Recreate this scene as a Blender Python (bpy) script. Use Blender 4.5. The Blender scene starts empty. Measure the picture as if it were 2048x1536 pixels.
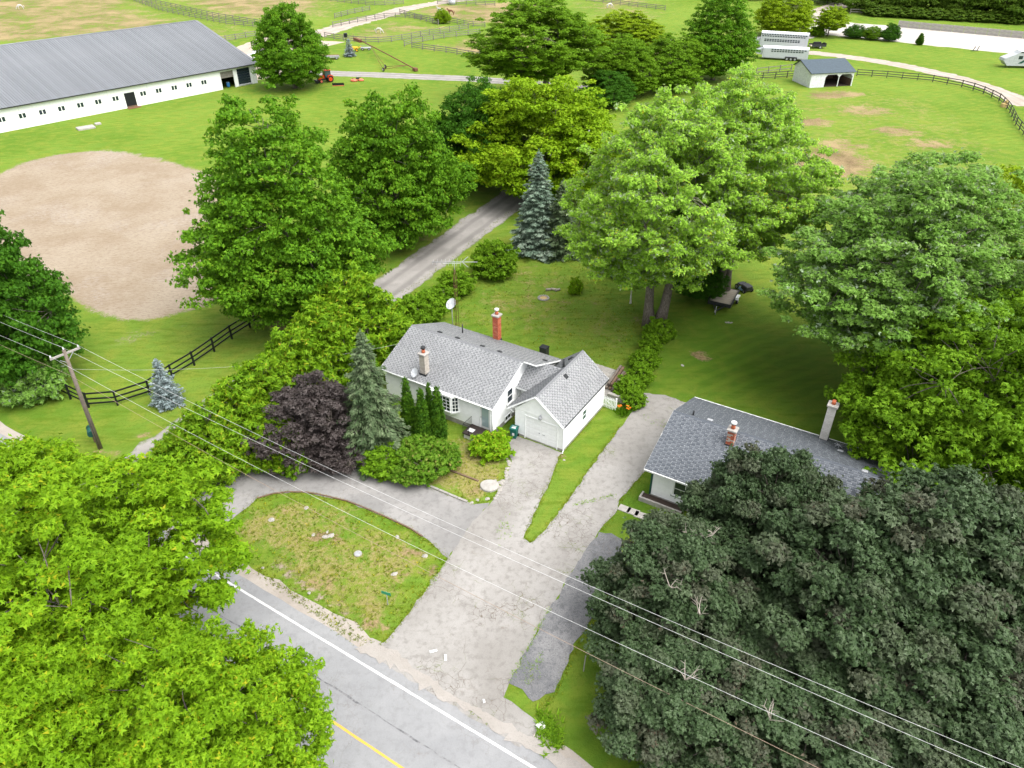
import bpy, bmesh, math, random
import numpy as np
from mathutils import Vector, Matrix

R = math.radians
scene = bpy.context.scene
C = scene.collection

# ---------------------------------------------------------------- camera
CAM_H, PITCH, FPX = 36.0, R(34.0), 1500.0       # drone 36 m up, looking 34 degrees down
cam_d = bpy.data.cameras.new('camera')
cam = bpy.data.objects.new('camera', cam_d)
C.objects.link(cam)
cam.location = (0, 0, CAM_H)
cam.rotation_euler = (R(90) - PITCH, 0, 0)
cam_d.sensor_width = 36.0
cam_d.lens = 36.0 * FPX / 2048.0
cam_d.clip_start = 0.5
cam_d.clip_end = 6000
scene.camera = cam

# ---------------------------------------------------------------- light: bright thin overcast
SUN_EL, SUN_AZ = R(61), R(122)                   # azimuth measured clockwise from +Y
w = bpy.data.worlds.new('World'); scene.world = w; w.use_nodes = True
wn = w.node_tree; wn.nodes.clear()
sky = wn.nodes.new('ShaderNodeTexSky'); sky.sky_type = 'NISHITA'; sky.sun_disc = False
sky.sun_elevation = SUN_EL; sky.sun_rotation = SUN_AZ
sky.air_density = 1.0; sky.dust_density = 3.0; sky.ozone_density = 1.0
hs = wn.nodes.new('ShaderNodeHueSaturation'); hs.inputs['Saturation'].default_value = 0.14   # cloud veil: greyer sky
bg = wn.nodes.new('ShaderNodeBackground'); bg.inputs['Strength'].default_value = 0.15
wo = wn.nodes.new('ShaderNodeOutputWorld')
wn.links.new(sky.outputs[0], hs.inputs['Color']); wn.links.new(hs.outputs[0], bg.inputs['Color'])
wn.links.new(bg.outputs[0], wo.inputs['Surface'])
sun_d = bpy.data.lights.new('sun', 'SUN'); sun_d.energy = 1.25; sun_d.angle = R(60); sun_d.color = (1.0, 0.96, 0.9)
sun = bpy.data.objects.new('sun', sun_d); C.objects.link(sun)
sdir = Vector((math.sin(SUN_AZ) * math.cos(SUN_EL), math.cos(SUN_AZ) * math.cos(SUN_EL), math.sin(SUN_EL)))
sun.rotation_euler = sdir.to_track_quat('Z', 'Y').to_euler()
sun.location = sdir * 200
vs = scene.view_settings
vs.view_transform = 'Standard'; vs.look = 'None'; vs.exposure = 1.42; vs.gamma = 1.0; vs.use_curve_mapping = False
scene.render.engine = 'CYCLES'
cy = scene.cycles
cy.max_bounces = 8; cy.diffuse_bounces = 5; cy.glossy_bounces = 2; cy.transmission_bounces = 5; cy.transparent_max_bounces = 4
cy.use_denoising = True
cy.caustics_reflective = False; cy.caustics_refractive = False

# ---------------------------------------------------------------- survey helpers (photo measurements -> metres on the ground)
_fw = np.array([0, math.cos(PITCH), -math.sin(PITCH)]); _dn = np.array([0, -math.sin(PITCH), -math.cos(PITCH)])
def G(x, y, z=0.0):
    d = _fw + (x - 1024) / FPX * np.array([1.0, 0, 0]) + (y - 768) / FPX * _dn
    t = (z - CAM_H) / d[2]
    return np.array([t * d[0], t * d[1], z])
def PR(p):
    q = np.array(p, float) - [0, 0, CAM_H]; k = q @ _fw
    return 1024 + FPX * q[0] / k, 768 + FPX * (q @ _dn) / k
def HT(base, ytop):
    P = G(*base); lo, hi = 0.0, 40.0
    for _ in range(40):
        m = (lo + hi) / 2
        if PR(P + [0, 0, m])[1] > ytop: lo = m
        else: hi = m
    return lo
def MPP(p):
    return ((np.array(p, float) - [0, 0, CAM_H]) @ _fw) / FPX

# ---------------------------------------------------------------- object helpers
def link(o, parent=None):
    C.objects.link(o)
    if parent is not None: o.parent = parent
    return o
def tag(o, label=None, cat=None, group=None, kind=None):
    if label: o['label'] = label
    if cat: o['category'] = cat
    if group: o['group'] = group
    if kind: o['kind'] = kind
    return o
def thing(name, label, cat, loc=(0, 0, 0), rz=0.0, group=None):
    o = bpy.data.objects.new(name, None); o.empty_display_size = 0.3
    link(o); o.location = tuple(float(v) for v in loc); o.rotation_euler = (0, 0, rz)
    return tag(o, label, cat, group)
def copy_tree(o, parent=None):
    c = o.copy(); link(c)
    c.parent = parent
    for ch in o.children: copy_tree(ch, c)
    return c

class MB:
    """collects simple solids; build() links them as one mesh object"""
    def __init__(s): s.v = []; s.f = []; s.mi = []; s.cur = 0; s.sm = []
    def add(s, vs_, fs_, smooth=False):
        o = len(s.v); s.v += [tuple(map(float, p)) for p in vs_]
        for f in fs_:
            s.f.append(tuple(i + o for i in f)); s.mi.append(s.cur); s.sm.append(smooth)
        return s
    def box(s, x0, x1, y0, y1, z0, z1):
        return s.add([(x0,y0,z0),(x1,y0,z0),(x1,y1,z0),(x0,y1,z0),(x0,y0,z1),(x1,y0,z1),(x1,y1,z1),(x0,y1,z1)],
                     [(0,3,2,1),(4,5,6,7),(0,1,5,4),(1,2,6,5),(2,3,7,6),(3,0,4,7)])
    def cbox(s, x0, x1, y0, y1, z0, z1, b=0.02):
        """box with chamfered vertical edges and top"""
        pts = [(x0+b,y0),(x1-b,y0),(x1,y0+b),(x1,y1-b),(x1-b,y1),(x0+b,y1),(x0,y1-b),(x0,y0+b)]
        cx, cy_ = (x0+x1)/2, (y0+y1)/2
        ins = [(cx+(px-cx)*(1-2*b/(x1-x0)), cy_+(py-cy_)*(1-2*b/(y1-y0))) for px, py in pts]
        V = [(p[0],p[1],z0) for p in pts] + [(p[0],p[1],z1-b) for p in pts] + [(p[0],p[1],z1) for p in ins]
        F = [tuple(range(7,-1,-1)), tuple(range(16,24))]
        for i in range(8):
            j = (i+1) % 8
            F += [(i,j,8+j,8+i),(8+i,8+j,16+j,16+i)]
        return s.add(V, F)
    def prism(s, poly, a0, a1, axis='y'):
        """poly in the plane across axis, extruded from a0 to a1"""
        n = len(poly)
        def P(p, a):
            return {'y': (p[0], a, p[1]), 'x': (a, p[0], p[1]), 'z': (p[0], p[1], a)}[axis]
        V = [P(p, a0) for p in poly] + [P(p, a1) for p in poly]
        F = [tuple(range(n)), tuple(range(2*n-1, n-1, -1))] + [(i, i+n, (i+1)%n+n, (i+1)%n) for i in range(n)]
        return s.add(V, F)
    def bar(s, p, q, wd, hg=None, up=(0,0,1)):
        """rectangular bar from p to q"""
        hg = hg or wd
        p = Vector(p); q = Vector(q); d = (q-p).normalized(); u = Vector(up)
        if abs(d.dot(u)) > 0.98: u = Vector((1,0,0))
        a = d.cross(u).normalized()*wd/2; b = a.normalized().cross(d).normalized()*hg/2
        V = [p-a-b,p+a-b,p+a+b,p-a+b,q-a-b,q+a-b,q+a+b,q-a+b]
        return s.add([tuple(x) for x in V], [(0,1,2,3),(7,6,5,4),(0,4,5,1),(1,5,6,2),(2,6,7,3),(3,7,4,0)])
    def tube(s, pts, rad, n=8, cap=True):
        pts = [Vector(p) for p in pts]
        if not hasattr(rad, '__len__'): rad = [rad]*len(pts)
        V = []; F = []
        prev = None
        for i, p in enumerate(pts):
            d = (pts[min(i+1,len(pts)-1)] - pts[max(i-1,0)])
            d = d.normalized() if d.length > 1e-9 else Vector((0,0,1))
            if prev is None:
                u = Vector((1,0,0)) if abs(d.z) > 0.9 else Vector((0,0,1))
                a = d.cross(u).normalized()
            else:
                a = (prev - d*prev.dot(d)); a = a.normalized() if a.length > 1e-6 else d.orthogonal().normalized()
            prev = a; b = d.cross(a)
            for k in range(n):
                t = 2*math.pi*k/n
                V.append(tuple(p + (a*math.cos(t)+b*math.sin(t))*rad[i]))
        for i in range(len(pts)-1):
            for k in range(n):
                F.append((i*n+k, i*n+(k+1)%n, (i+1)*n+(k+1)%n, (i+1)*n+k))
        s.add(V, F, True)
        if cap:
            o = len(s.v) - len(V)
            for r_ in (tuple(range(n-1,-1,-1)), tuple(range(len(V)-n, len(V)))):
                s.f.append(tuple(i+o for i in r_)); s.mi.append(s.cur); s.sm.append(False)
        return s
    def cyl(s, c, r, h, n=16, axis='z', r2=None):
        e = {'x': (h,0,0), 'y': (0,h,0), 'z': (0,0,h)}[axis]
        return s.tube([c, (c[0]+e[0],c[1]+e[1],c[2]+e[2])], [r, r if r2 is None else r2], n)
    def mesh(s, name, mats):
        me = bpy.data.meshes.new(name); me.from_pydata(s.v, [], s.f)
        for m in (mats if isinstance(mats, (list, tuple)) else [mats]): me.materials.append(m)
        me.polygons.foreach_set('material_index', s.mi); me.polygons.foreach_set('use_smooth', s.sm)
        me.update()
        return me
    def build(s, name, mats, parent=None, loc=(0,0,0), rz=0.0):
        o = bpy.data.objects.new(name, s.mesh(name, mats)); link(o, parent)
        o.location = tuple(float(v) for v in loc); o.rotation_euler = (0,0,rz)
        return o
def recalc(o):
    bm = bmesh.new(); bm.from_mesh(o.data); bmesh.ops.recalc_face_normals(bm, faces=bm.faces); bm.to_mesh(o.data); bm.free(); return o
def child(name, me, parent, loc=(0,0,0), rot=(0,0,0), sc=(1,1,1)):
    o = bpy.data.objects.new(name, me); link(o, parent)
    o.location = tuple(float(v) for v in loc); o.rotation_euler = rot; o.scale = sc
    return o
_ub = {}
def unit_box(mat):
    if mat.name not in _ub: _ub[mat.name] = MB().box(-.5,.5,-.5,.5,-.5,.5).mesh('unit_box', mat)
    return _ub[mat.name]
def box_between(name, parent, mat, p, q, wd, hg):
    """a straight board as a child that shares the unit box"""
    p = Vector(p); q = Vector(q); d = q-p
    yaw = math.atan2(d.y, d.x); pit = -math.atan2(d.z, math.hypot(d.x, d.y))
    return child(name, unit_box(mat), parent, (p+q)/2, (0, pit, yaw), (d.length, wd, hg))

# ---------------------------------------------------------------- materials
class NT:
    def __init__(s, name):
        s.m = bpy.data.materials.new(name); s.m.use_nodes = True; s.t = s.m.node_tree; s.t.nodes.clear()
        s.out = s.t.nodes.new('ShaderNodeOutputMaterial')
    def n(s, typ, **kw):
        x = s.t.nodes.new(typ)
        for k, v in kw.items(): setattr(x, k, v)
        return x
    def l(s, a, b): s.t.links.new(a, b)
    def val(s, sock, v):
        if isinstance(v, bpy.types.NodeSocket): s.l(v, sock)
        else: sock.default_value = v
    def pos(s): return s.n('ShaderNodeNewGeometry').outputs['Position']
    def obj(s): return s.n('ShaderNodeTexCoord').outputs['Object']
    def scale(s, v, sc):
        m = s.n('ShaderNodeMapping'); m.inputs['Scale'].default_value = sc; s.l(v, m.inputs['Vector']); return m.outputs[0]
    def noise(s, scale, detail=3, rough=0.55, vec=None, dist=0.0):
        x = s.n('ShaderNodeTexNoise'); x.inputs['Scale'].default_value = scale; x.inputs['Detail'].default_value = detail
        x.inputs['Roughness'].default_value = rough; x.inputs['Distortion'].default_value = dist
        if vec is not None: s.l(vec, x.inputs['Vector'])
        return x.outputs['Fac']
    def math(s, op, a, b=0.0, c=0.0):
        x = s.n('ShaderNodeMath', operation=op); s.val(x.inputs[0], a); s.val(x.inputs[1], b); s.val(x.inputs[2], c); return x.outputs[0]
    def step(s, v, lo, hi):
        x = s.n('ShaderNodeMapRange'); x.clamp = True; x.interpolation_type = 'SMOOTHSTEP'
        s.val(x.inputs['Value'], v); x.inputs['From Min'].default_value = lo; x.inputs['From Max'].default_value = hi; return x.outputs[0]
    def mix(s, f, a, b, mode='MIX'):
        x = s.n('ShaderNodeMix', data_type='RGBA', blend_type=mode)
        s.val(x.inputs[0], f)
        for sock, v in ((x.inputs[6], a), (x.inputs[7], b)):
            s.val(sock, (*v, 1) if isinstance(v, tuple) and len(v) == 3 else v)
        return x.outputs[2]
    def attr(s, name, out='Fac'):
        x = s.n('ShaderNodeAttribute'); x.attribute_name = name; return x.outputs[out]
    def ramp(s, f, stops):
        x = s.n('ShaderNodeValToRGB'); e = x.color_ramp.elements
        while len(e) < len(stops): e.new(0.5)
        for k, (p, c) in enumerate(stops): e[k].position = p; e[k].color = (*c, 1)
        s.l(f, x.inputs[0]); return x.outputs[0]
    def bump(s, h, strength=0.3, dist=0.02):
        x = s.n('ShaderNodeBump'); x.inputs['Strength'].default_value = strength; x.inputs['Distance'].default_value = dist
        s.l(h, x.inputs['Height']); return x.outputs[0]
    def done(s, col, rough=0.7, spec=0.3, metal=0.0, normal=None, **kw):
        b = s.n('ShaderNodeBsdfPrincipled')
        s.val(b.inputs['Base Color'], (*col, 1) if isinstance(col, tuple) and len(col) == 3 else col)
        s.val(b.inputs['Roughness'], rough); b.inputs['Specular IOR Level'].default_value = spec; b.inputs['Metallic'].default_value = metal
        if normal is not None: s.l(normal, b.inputs['Normal'])
        for k, v in kw.items(): s.val(b.inputs[k], v)
        s.l(b.outputs[0], s.out.inputs['Surface']); s.b = b
        return s.m

M = {}
def plain(name, col, rough=0.6, spec=0.3, metal=0.0, var=0.12, sc=3.0):
    """paint or material with grime variation and faint relief"""
    t = NT(name); p = t.obj()
    a = t.noise(sc, 4, 0.6, p); f = t.noise(sc*14, 2, 0.6, p)
    lo = tuple(c*(1-var*1.6) for c in col); hi = tuple(min(1, c*(1+var*0.6)) for c in col)
    c = t.mix(t.step(a, 0.3, 0.7), lo, hi)
    c = t.mix(t.math('MULTIPLY', t.step(f, 0.55, 0.8), var*1.2), c, tuple(x*0.6 for x in col))
    M[name] = t.done(c, rough, spec, metal, t.bump(f, 0.12, 0.01)); return M[name]
for a_ in [('white_paint', (.84,.85,.85), .45), ('white_dull', (.62,.63,.62), .6), ('white_barn', (.80,.81,.82), .5), ('black_paint', (.012,.013,.016), .45),
           ('fence_grey', (.20,.185,.165), .85), ('fence_dark', (.075,.07,.062), .85), ('pole_wood', (.17,.14,.115), .9), ('arm_wood', (.34,.32,.29), .9),
           ('old_wood', (.16,.105,.07), .9), ('pale_wood', (.42,.37,.3), .85), ('concrete', (.32,.305,.28), .9), ('pale_stone', (.36,.34,.315), .85),
           ('stone', (.34,.32,.29), .9), ('dark_metal', (.03,.032,.035), .5), ('rubber', (.018,.018,.018), .8), ('steel', (.35,.36,.38), .4),
           ('green_bin', (.008,.13,.1), .5), ('green_box', (.015,.085,.07), .5), ('sign_green', (.03,.28,.16), .4), ('orange', (.62,.06,.012), .35),
           ('pink_red', (.62,.16,.09), .45), ('yellow', (.75,.42,.02), .5), ('rust', (.16,.075,.045), .9), ('terracotta', (.48,.13,.06), .8),
           ('dish_grey', (.55,.57,.6), .5), ('dark_green_trim', (.012,.07,.055), .5), ('blue', (.03,.16,.4), .5), ('blue_pale', (.25,.42,.55), .5),
           ('horse_white', (.5,.48,.44), .8), ('horse_bay', (.13,.05,.025), .7), ('silver', (.42,.44,.46), .4), ('brown_deck', (.035,.026,.024), .7),
           ('interior_dark', (.05,.035,.028), .9), ('straw', (.5,.36,.16), .95), ('flower_orange', (.8,.2,.01), .6), ('paper', (.75,.75,.75), .7),
           ('wire', (.6,.6,.6), .5), ('wire_warm', (.33,.24,.18), .6), ('shelter_white', (.66,.68,.69), .7)]:
    plain(a_[0], a_[1], a_[2], var=.035 if a_[0].startswith('white') else .12)
def glass(name, col=(.02,.03,.04)):
    t = NT(name); M[name] = t.done(col, 0.06, 0.8); return M[name]
glass('glass'); glass('glass_blue', (.05,.09,.11)); glass('glass_pale', (.28,.36,.37))
# ---------------------------------------------------------------- ground
rs = np.random.RandomState(5)
def px_poly(pts, z=0.0): return np.array([G(x, y)[:2] for x, y in pts])
def signed(poly, X, Y):
    """distance to a polygon's outline, positive inside"""
    d = np.full(X.shape, 1e9); ins = np.zeros(X.shape, bool)
    for (ax, ay), (bx, by) in zip(poly, np.roll(poly, -1, 0)):
        ex, ey = bx-ax, by-ay; L = ex*ex+ey*ey+1e-9
        t = np.clip(((X-ax)*ex+(Y-ay)*ey)/L, 0, 1)
        d = np.minimum(d, np.hypot(X-ax-t*ex, Y-ay-t*ey))
        c = ((ay > Y) != (by > Y))
        xi = ax + (Y-ay)*ex/(ey if abs(ey) > 1e-9 else 1e-9)
        ins ^= c & (X < xi)
    return np.where(ins, d, -d)
def soft(poly, X, Y, w_): return np.clip(signed(poly, X, Y)/w_*0.5+0.5, 0, 1)

ISLAND = [(485,1022),(515,997),(560,985),(620,986),(700,1005),(760,1030),(820,1058),(870,1093),(897,1116),(850,1182),(800,1247),(768,1287),(735,1288),(690,1268),(620,1215),(560,1175),(515,1140),(440,1080)]
YARD = [(880,890),(935,860),(1005,885),(1020,925),(1005,965),(985,1000),(945,1008),(860,975),(800,945),(770,925)]
RING = [(-120,400),(0,347),(60,321),(140,304),(230,300),(320,318),(420,346),(490,400),(510,480),(495,560),(445,600),(380,622),(300,640),(240,640),(180,620),(100,570),(-60,520),(-160,450)]
xs = np.unique(np.round(np.concatenate([np.arange(-1500,-199,60), np.arange(-200,-50,3.0), np.arange(-50,50.1,0.6), np.arange(52,201,3.0), np.arange(210,1501,60)]), 3))
ys = np.unique(np.round(np.concatenate([np.arange(-300,10,15), np.arange(10,100,0.6), np.arange(100,345,2.5), np.arange(350,3001,60)]), 3))
X, Y = np.meshgrid(xs, ys); nx, ny = len(xs), len(ys)
dry = np.zeros(X.shape); dirt = dry.copy(); sand = dry.copy(); lush = dry.copy()
dry = np.maximum(dry, 0.60*soft(px_poly(ISLAND), X, Y, 1.6))
dry = np.maximum(dry, 0.74*soft(px_poly(YARD), X, Y, 1.0))
dry = np.maximum(dry, 0.55*soft(px_poly([(1115,910),(1128,895),(1210,810),(1228,815),(1180,880),(1140,915)]), X, Y, 0.8))
BACKYARD = px_poly([(800,690),(870,610),(960,560),(1030,500),(1150,520),(1290,620),(1290,700),(1240,740),(1210,735),(1050,690)])
dry = np.maximum(dry, 0.46*soft(BACKYARD, X, Y, 4))
dry = np.maximum(dry, 0.46*soft(px_poly([(1500,180),(1720,170),(1900,190),(2100,330),(2100,420),(1550,420)]), X, Y, 8))
# paddocks
for poly, wgt, fall in [([(650,72),(700,58),(770,39),(800,37),(870,49),(932,56),(880,66),(800,79),(745,84),(690,80)], .58, 7),
                        ([(842,97),(890,82),(960,71),(1100,70),(1100,140),(985,118),(935,111)], .72, 7),
                        ([(805,24),(850,8),(1100,0),(1100,55),(960,50),(880,40)], .72, 8),
                        ([(-200,-30),(260,-40),(330,24),(450,48),(520,60),(440,82),(300,70),(-200,110)], .68, 14),
                        ([(270,-40),(700,-40),(690,3),(640,36),(560,58),(450,42),(340,14)], .72, 14),
                        ([(700,-30),(860,-30),(800,6),(745,4)], .55, 8), ([(1140,-30),(1340,-30),(1330,40),(1160,40)], .55, 10),
                        ([(1250,80),(1460,80),(1460,130),(1250,140)], .6, 6), ([(1020,105),(1160,95),(1180,140),(1040,150)], .55, 5)]:
    dirt = np.maximum(dirt, wgt*soft(px_poly(poly), X, Y, fall))
for cx, cy_, rx, ry, wgt in [(1655,322,90,34,1.0),(1690,290,60,14,.7),(1615,243,55,12,.85),(1730,222,70,12,.7),(1790,262,60,13,.75),(1860,290,60,13,.7),(1645,190,50,9,.85),(1690,188,40,7,.9),
                             (1400,712,26,13,.75),(1200,605,24,6,.55),(650,1075,42,20,.75),(560,1030,20,8,.6),(800,1145,40,14,.62),(830,1105,34,16,.72),(640,1170,60,14,.6),(860,1140,24,18,.66),
                             (745,1250,50,18,.6),(985,975,50,16,.6),(1030,695,18,8,.5),(800,480,60,12,.7),(570,650,55,12,.7),(1290,640,40,12,.6),(1130,605,20,6,.45),(1195,765,30,30,.9),(1330,660,26,10,.7),
                             (270,955,60,14,.6),(60,990,50,12,.5),(480,1010,30,12,.6),(215,905,40,9,.6),(300,870,40,10,.5),(700,930,60,9,.9),(600,945,60,9,.8),(770,950,40,9,.8),(1120,912,14,9,.7),(1010,880,22,8,.6),(730,1100,40,16,.45),(905,955,40,15,.5),(950,985,26,10,.5),(1150,1180,20,9,.3)]:
    a, b, c_ = G(cx,cy_)[:2], G(cx+rx,cy_)[:2], G(cx,cy_+ry)[:2]
    q = np.hypot((X-a[0])/abs(b[0]-a[0]), (Y-a[1])/abs(c_[1]-a[1]))
    dirt = np.maximum(dirt, wgt*np.clip(1.5-q, 0, 1))
sand = np.maximum(sand, soft(px_poly(RING), X, Y, 1.4))
sand = np.maximum(sand, 0.50*soft(px_poly([(205,690),(250,655),(330,650),(420,625),(440,630),(340,668),(250,700),(215,705)]), X, Y, 1.6))   # sandy wash below the ring
sand = np.maximum(sand, 0.78*soft(px_poly([(525,1108),(560,1120),(640,1178),(700,1222),(716,1240),(695,1238),(630,1198),(545,1140)]), X, Y, .5))   # sandy ditch bottom
lush = np.maximum(lush, soft(px_poly([(1340,640),(1470,620),(1700,700),(1800,900),(1450,800),(1300,780),(1290,740)]), X, Y, 5))  # neighbour lawn: tree shade put into the grass colour as darker green
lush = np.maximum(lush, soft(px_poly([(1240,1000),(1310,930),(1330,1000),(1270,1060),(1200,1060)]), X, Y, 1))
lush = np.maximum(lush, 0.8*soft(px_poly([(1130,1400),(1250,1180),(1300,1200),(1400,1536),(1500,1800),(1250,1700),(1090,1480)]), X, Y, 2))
v3 = np.stack([X.ravel(), Y.ravel(), np.zeros(X.size)], 1)
# shallow roadside ditch
dd = signed(px_poly([(535,1118),(640,1180),(720,1235),(725,1225),(650,1160),(545,1100)]), X, Y)
v3[:,2] -= (0.16*np.clip(dd/1.2+0.6, 0, 1)).ravel()
ii = (np.arange(ny-1)[:,None]*nx + np.arange(nx-1)[None]).ravel()
quads = np.stack([ii, ii+1, ii+1+nx, ii+nx], 1)
def np_mesh(name, verts, faces, attrs=None, smooth=False):
    k = faces.shape[1]; me = bpy.data.meshes.new(name)
    me.vertices.add(len(verts)); me.vertices.foreach_set('co', np.ascontiguousarray(verts, np.float32).ravel())
    me.loops.add(faces.size); me.loops.foreach_set('vertex_index', np.ascontiguousarray(faces, np.int32).ravel())
    me.polygons.add(len(faces)); me.polygons.foreach_set('loop_start', np.arange(0, faces.size, k, dtype=np.int32))
    try: me.polygons.foreach_set('loop_total', np.full(len(faces), k, np.int32))
    except Exception: pass
    if smooth: me.polygons.foreach_set('use_smooth', np.ones(len(faces), bool))
    for an, (typ, arr) in (attrs or {}).items():
        at = me.attributes.new(an, typ, 'POINT')
        at.data.foreach_set('value' if typ == 'FLOAT' else 'color', np.ascontiguousarray(arr, np.float32).ravel())
    me.update(calc_edges=True); me.validate()
    return me
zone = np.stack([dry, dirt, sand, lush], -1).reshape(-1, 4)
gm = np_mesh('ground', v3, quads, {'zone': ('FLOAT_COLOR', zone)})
ground = link(bpy.data.objects.new('ground', gm)); tag(ground, kind='structure')

t = NT('ground'); p = t.pos()
zs = t.n('ShaderNodeAttribute'); zs.attribute_name = 'zone'
sp = t.n('ShaderNodeSeparateColor'); t.l(zs.outputs['Color'], sp.inputs[0])
zd, zi, zsd, zl = sp.outputs[0], sp.outputs[1], sp.outputs[2], zs.outputs['Alpha']
n_big = t.noise(0.045, 4, .55, p); n_mid = t.noise(0.5, 5, .65, p, .4); n_fine = t.noise(4.5, 4, .7, p); n_tiny = t.noise(22, 2, .6, p)
# mown stripes and streaks
streak = t.noise(0.35, 3, .6, t.scale(p, (1.0, 5.0, 1)), .3)
grass = t.mix(t.step(n_big, .34, .66), (.084,.174,.014), (.138,.226,.028))
grass = t.mix(t.math('MULTIPLY', t.step(n_mid, .40, .66), .7), grass, (.19,.222,.030))
grass = t.mix(t.math('MULTIPLY', t.step(streak, .48, .66), .6), grass, (.078,.145,.007))
grass = t.mix(t.math('MULTIPLY', t.step(n_fine, .48, .7), .55), grass, (.062,.115,.006))
grass = t.mix(t.math('MULTIPLY', t.step(n_tiny, .48, .72), .4), grass, (.22,.26,.04))
sx_ = t.n('ShaderNodeSeparateXYZ'); t.l(p, sx_.inputs[0])
mow = t.math('SINE', t.math('ADD', t.math('MULTIPLY', t.math('ADD', t.math('MULTIPLY', sx_.outputs[0], .52), t.math('MULTIPLY', sx_.outputs[1], -.85)), 4.6), t.math('MULTIPLY', t.noise(.12, 2, .5, p), 9.0)))
mow = t.math('MULTIPLY', t.step(mow, -.2, .7), t.step(t.noise(.06, 2, .5, p), .36, .6))
grass = t.mix(t.math('MULTIPLY', mow, .18), grass, (.20,.27,.03))
lush_shade_c = t.mix(t.math('ADD', t.math('MULTIPLY', t.step(n_fine, .35, .7), .6), t.math('MULTIPLY', mow, .4)), (.034,.088,.004), (.062,.135,.006))
grass = t.mix(t.math('MULTIPLY', zl, .6), grass, lush_shade_c)
nm2 = t.noise(0.9, 6, .68, p, .5); nm3 = t.noise(3.2, 4, .7, p)
dryc = t.mix(t.step(n_fine, .35, .62), (.185,.175,.030), (.29,.24,.105))
dryc = t.mix(t.math('MULTIPLY', t.step(nm3, .52, .68), .6), dryc, (.095,.075,.035))
md = t.step(t.math('ADD', zd, t.math('MULTIPLY', t.math('SUBTRACT', t.math('ADD', t.math('MULTIPLY', nm2, .45), t.math('ADD', t.math('MULTIPLY', n_fine, .25), t.math('MULTIPLY', t.noise(.23, 4, .6, p), .3))), .5), 2.1)), .42, .72)
col = t.mix(t.math('MULTIPLY', md, .85), grass, dryc)
nfar = t.noise(0.11, 6, .66, p, .3)
dirtc = t.mix(t.step(t.math('ADD', t.math('MULTIPLY', nfar, .6), t.math('MULTIPLY', n_fine, .4)), .4, .6), (.135,.085,.052), (.32,.235,.13))
mi = t.step(t.math('ADD', zi, t.math('MULTIPLY', t.math('SUBTRACT', t.math('ADD', t.math('MULTIPLY', nfar, .4), t.math('ADD', t.math('MULTIPLY', nm2, .4), t.math('MULTIPLY', n_fine, .2))), .5), 3.4)), .40, .80)
col = t.mix(t.math('MULTIPLY', mi, .9), col, dirtc)
sn = t.noise(0.12, 9, .72, p)
sandc = t.mix(t.step(sn, .35, .65), (.26,.205,.145), (.325,.272,.207))
wet = t.math('MULTIPLY', t.step(t.noise(0.07, 3, .6, p, .4), .5, .64), t.step(t.noise(1.6, 7, .8, t.scale(p, (1,2.5,1))), .48, .58))
sandc = t.mix(t.math('MULTIPLY', wet, .65), sandc, (.36,.325,.30))
hoof = t.noise(1.7, 9, .82, t.scale(p, (1,2.4,1)))
sandc = t.mix(t.math('MULTIPLY', t.step(hoof, .47, .6), .5), sandc, (.17,.122,.08))
ms = t.step(t.math('ADD', zsd, t.math('MULTIPLY', t.math('SUBTRACT', t.math('ADD', t.math('MULTIPLY', nm2, .5), t.math('MULTIPLY', n_fine, .5)), .5), 1.3)), .4, .66)
col = t.mix(ms, col, sandc)
hb = t.math('ADD', t.math('MULTIPLY', n_fine, .7), t.math('MULTIPLY', n_tiny, .5))
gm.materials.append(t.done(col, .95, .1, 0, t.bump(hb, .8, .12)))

# ---------------------------------------------------------------- paved and gravel sheets
def ragged(pts, step=0.5, amp=0.06, seed=1):
    r_ = np.random.RandomState(seed); out = []
    P = np.array(pts)
    for a, b in zip(P, np.roll(P, -1, 0)):
        k = max(1, int(np.linalg.norm(b-a)/step))
        for i in range(k):
            q = a+(b-a)*i/k
            out.append(q + r_.randn(2)*amp*(1 if i else .5))
    return out
def sheet(name, pts, z, mat, amp=.06, step=.5, seed=1, world=False, parent=None, kind='structure', skirt=0.0):
    P = ragged(pts if world else px_poly(pts), step, amp, seed)
    bm = bmesh.new(); vs_ = [bm.verts.new((x, y, z)) for x, y in P]
    es = [bm.edges.new((vs_[i], vs_[(i+1) % len(vs_)])) for i in range(len(vs_))]
    bmesh.ops.triangle_fill(bm, use_beauty=True, edges=es)
    for f in bm.faces:
        if f.normal.z < 0: f.normal_flip()
    me = bpy.data.meshes.new(name); bm.to_mesh(me); bm.free(); me.materials.append(mat)
    o = link(bpy.data.objects.new(name, me), parent)
    if parent is None and kind: tag(o, kind=kind)
    return o
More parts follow.
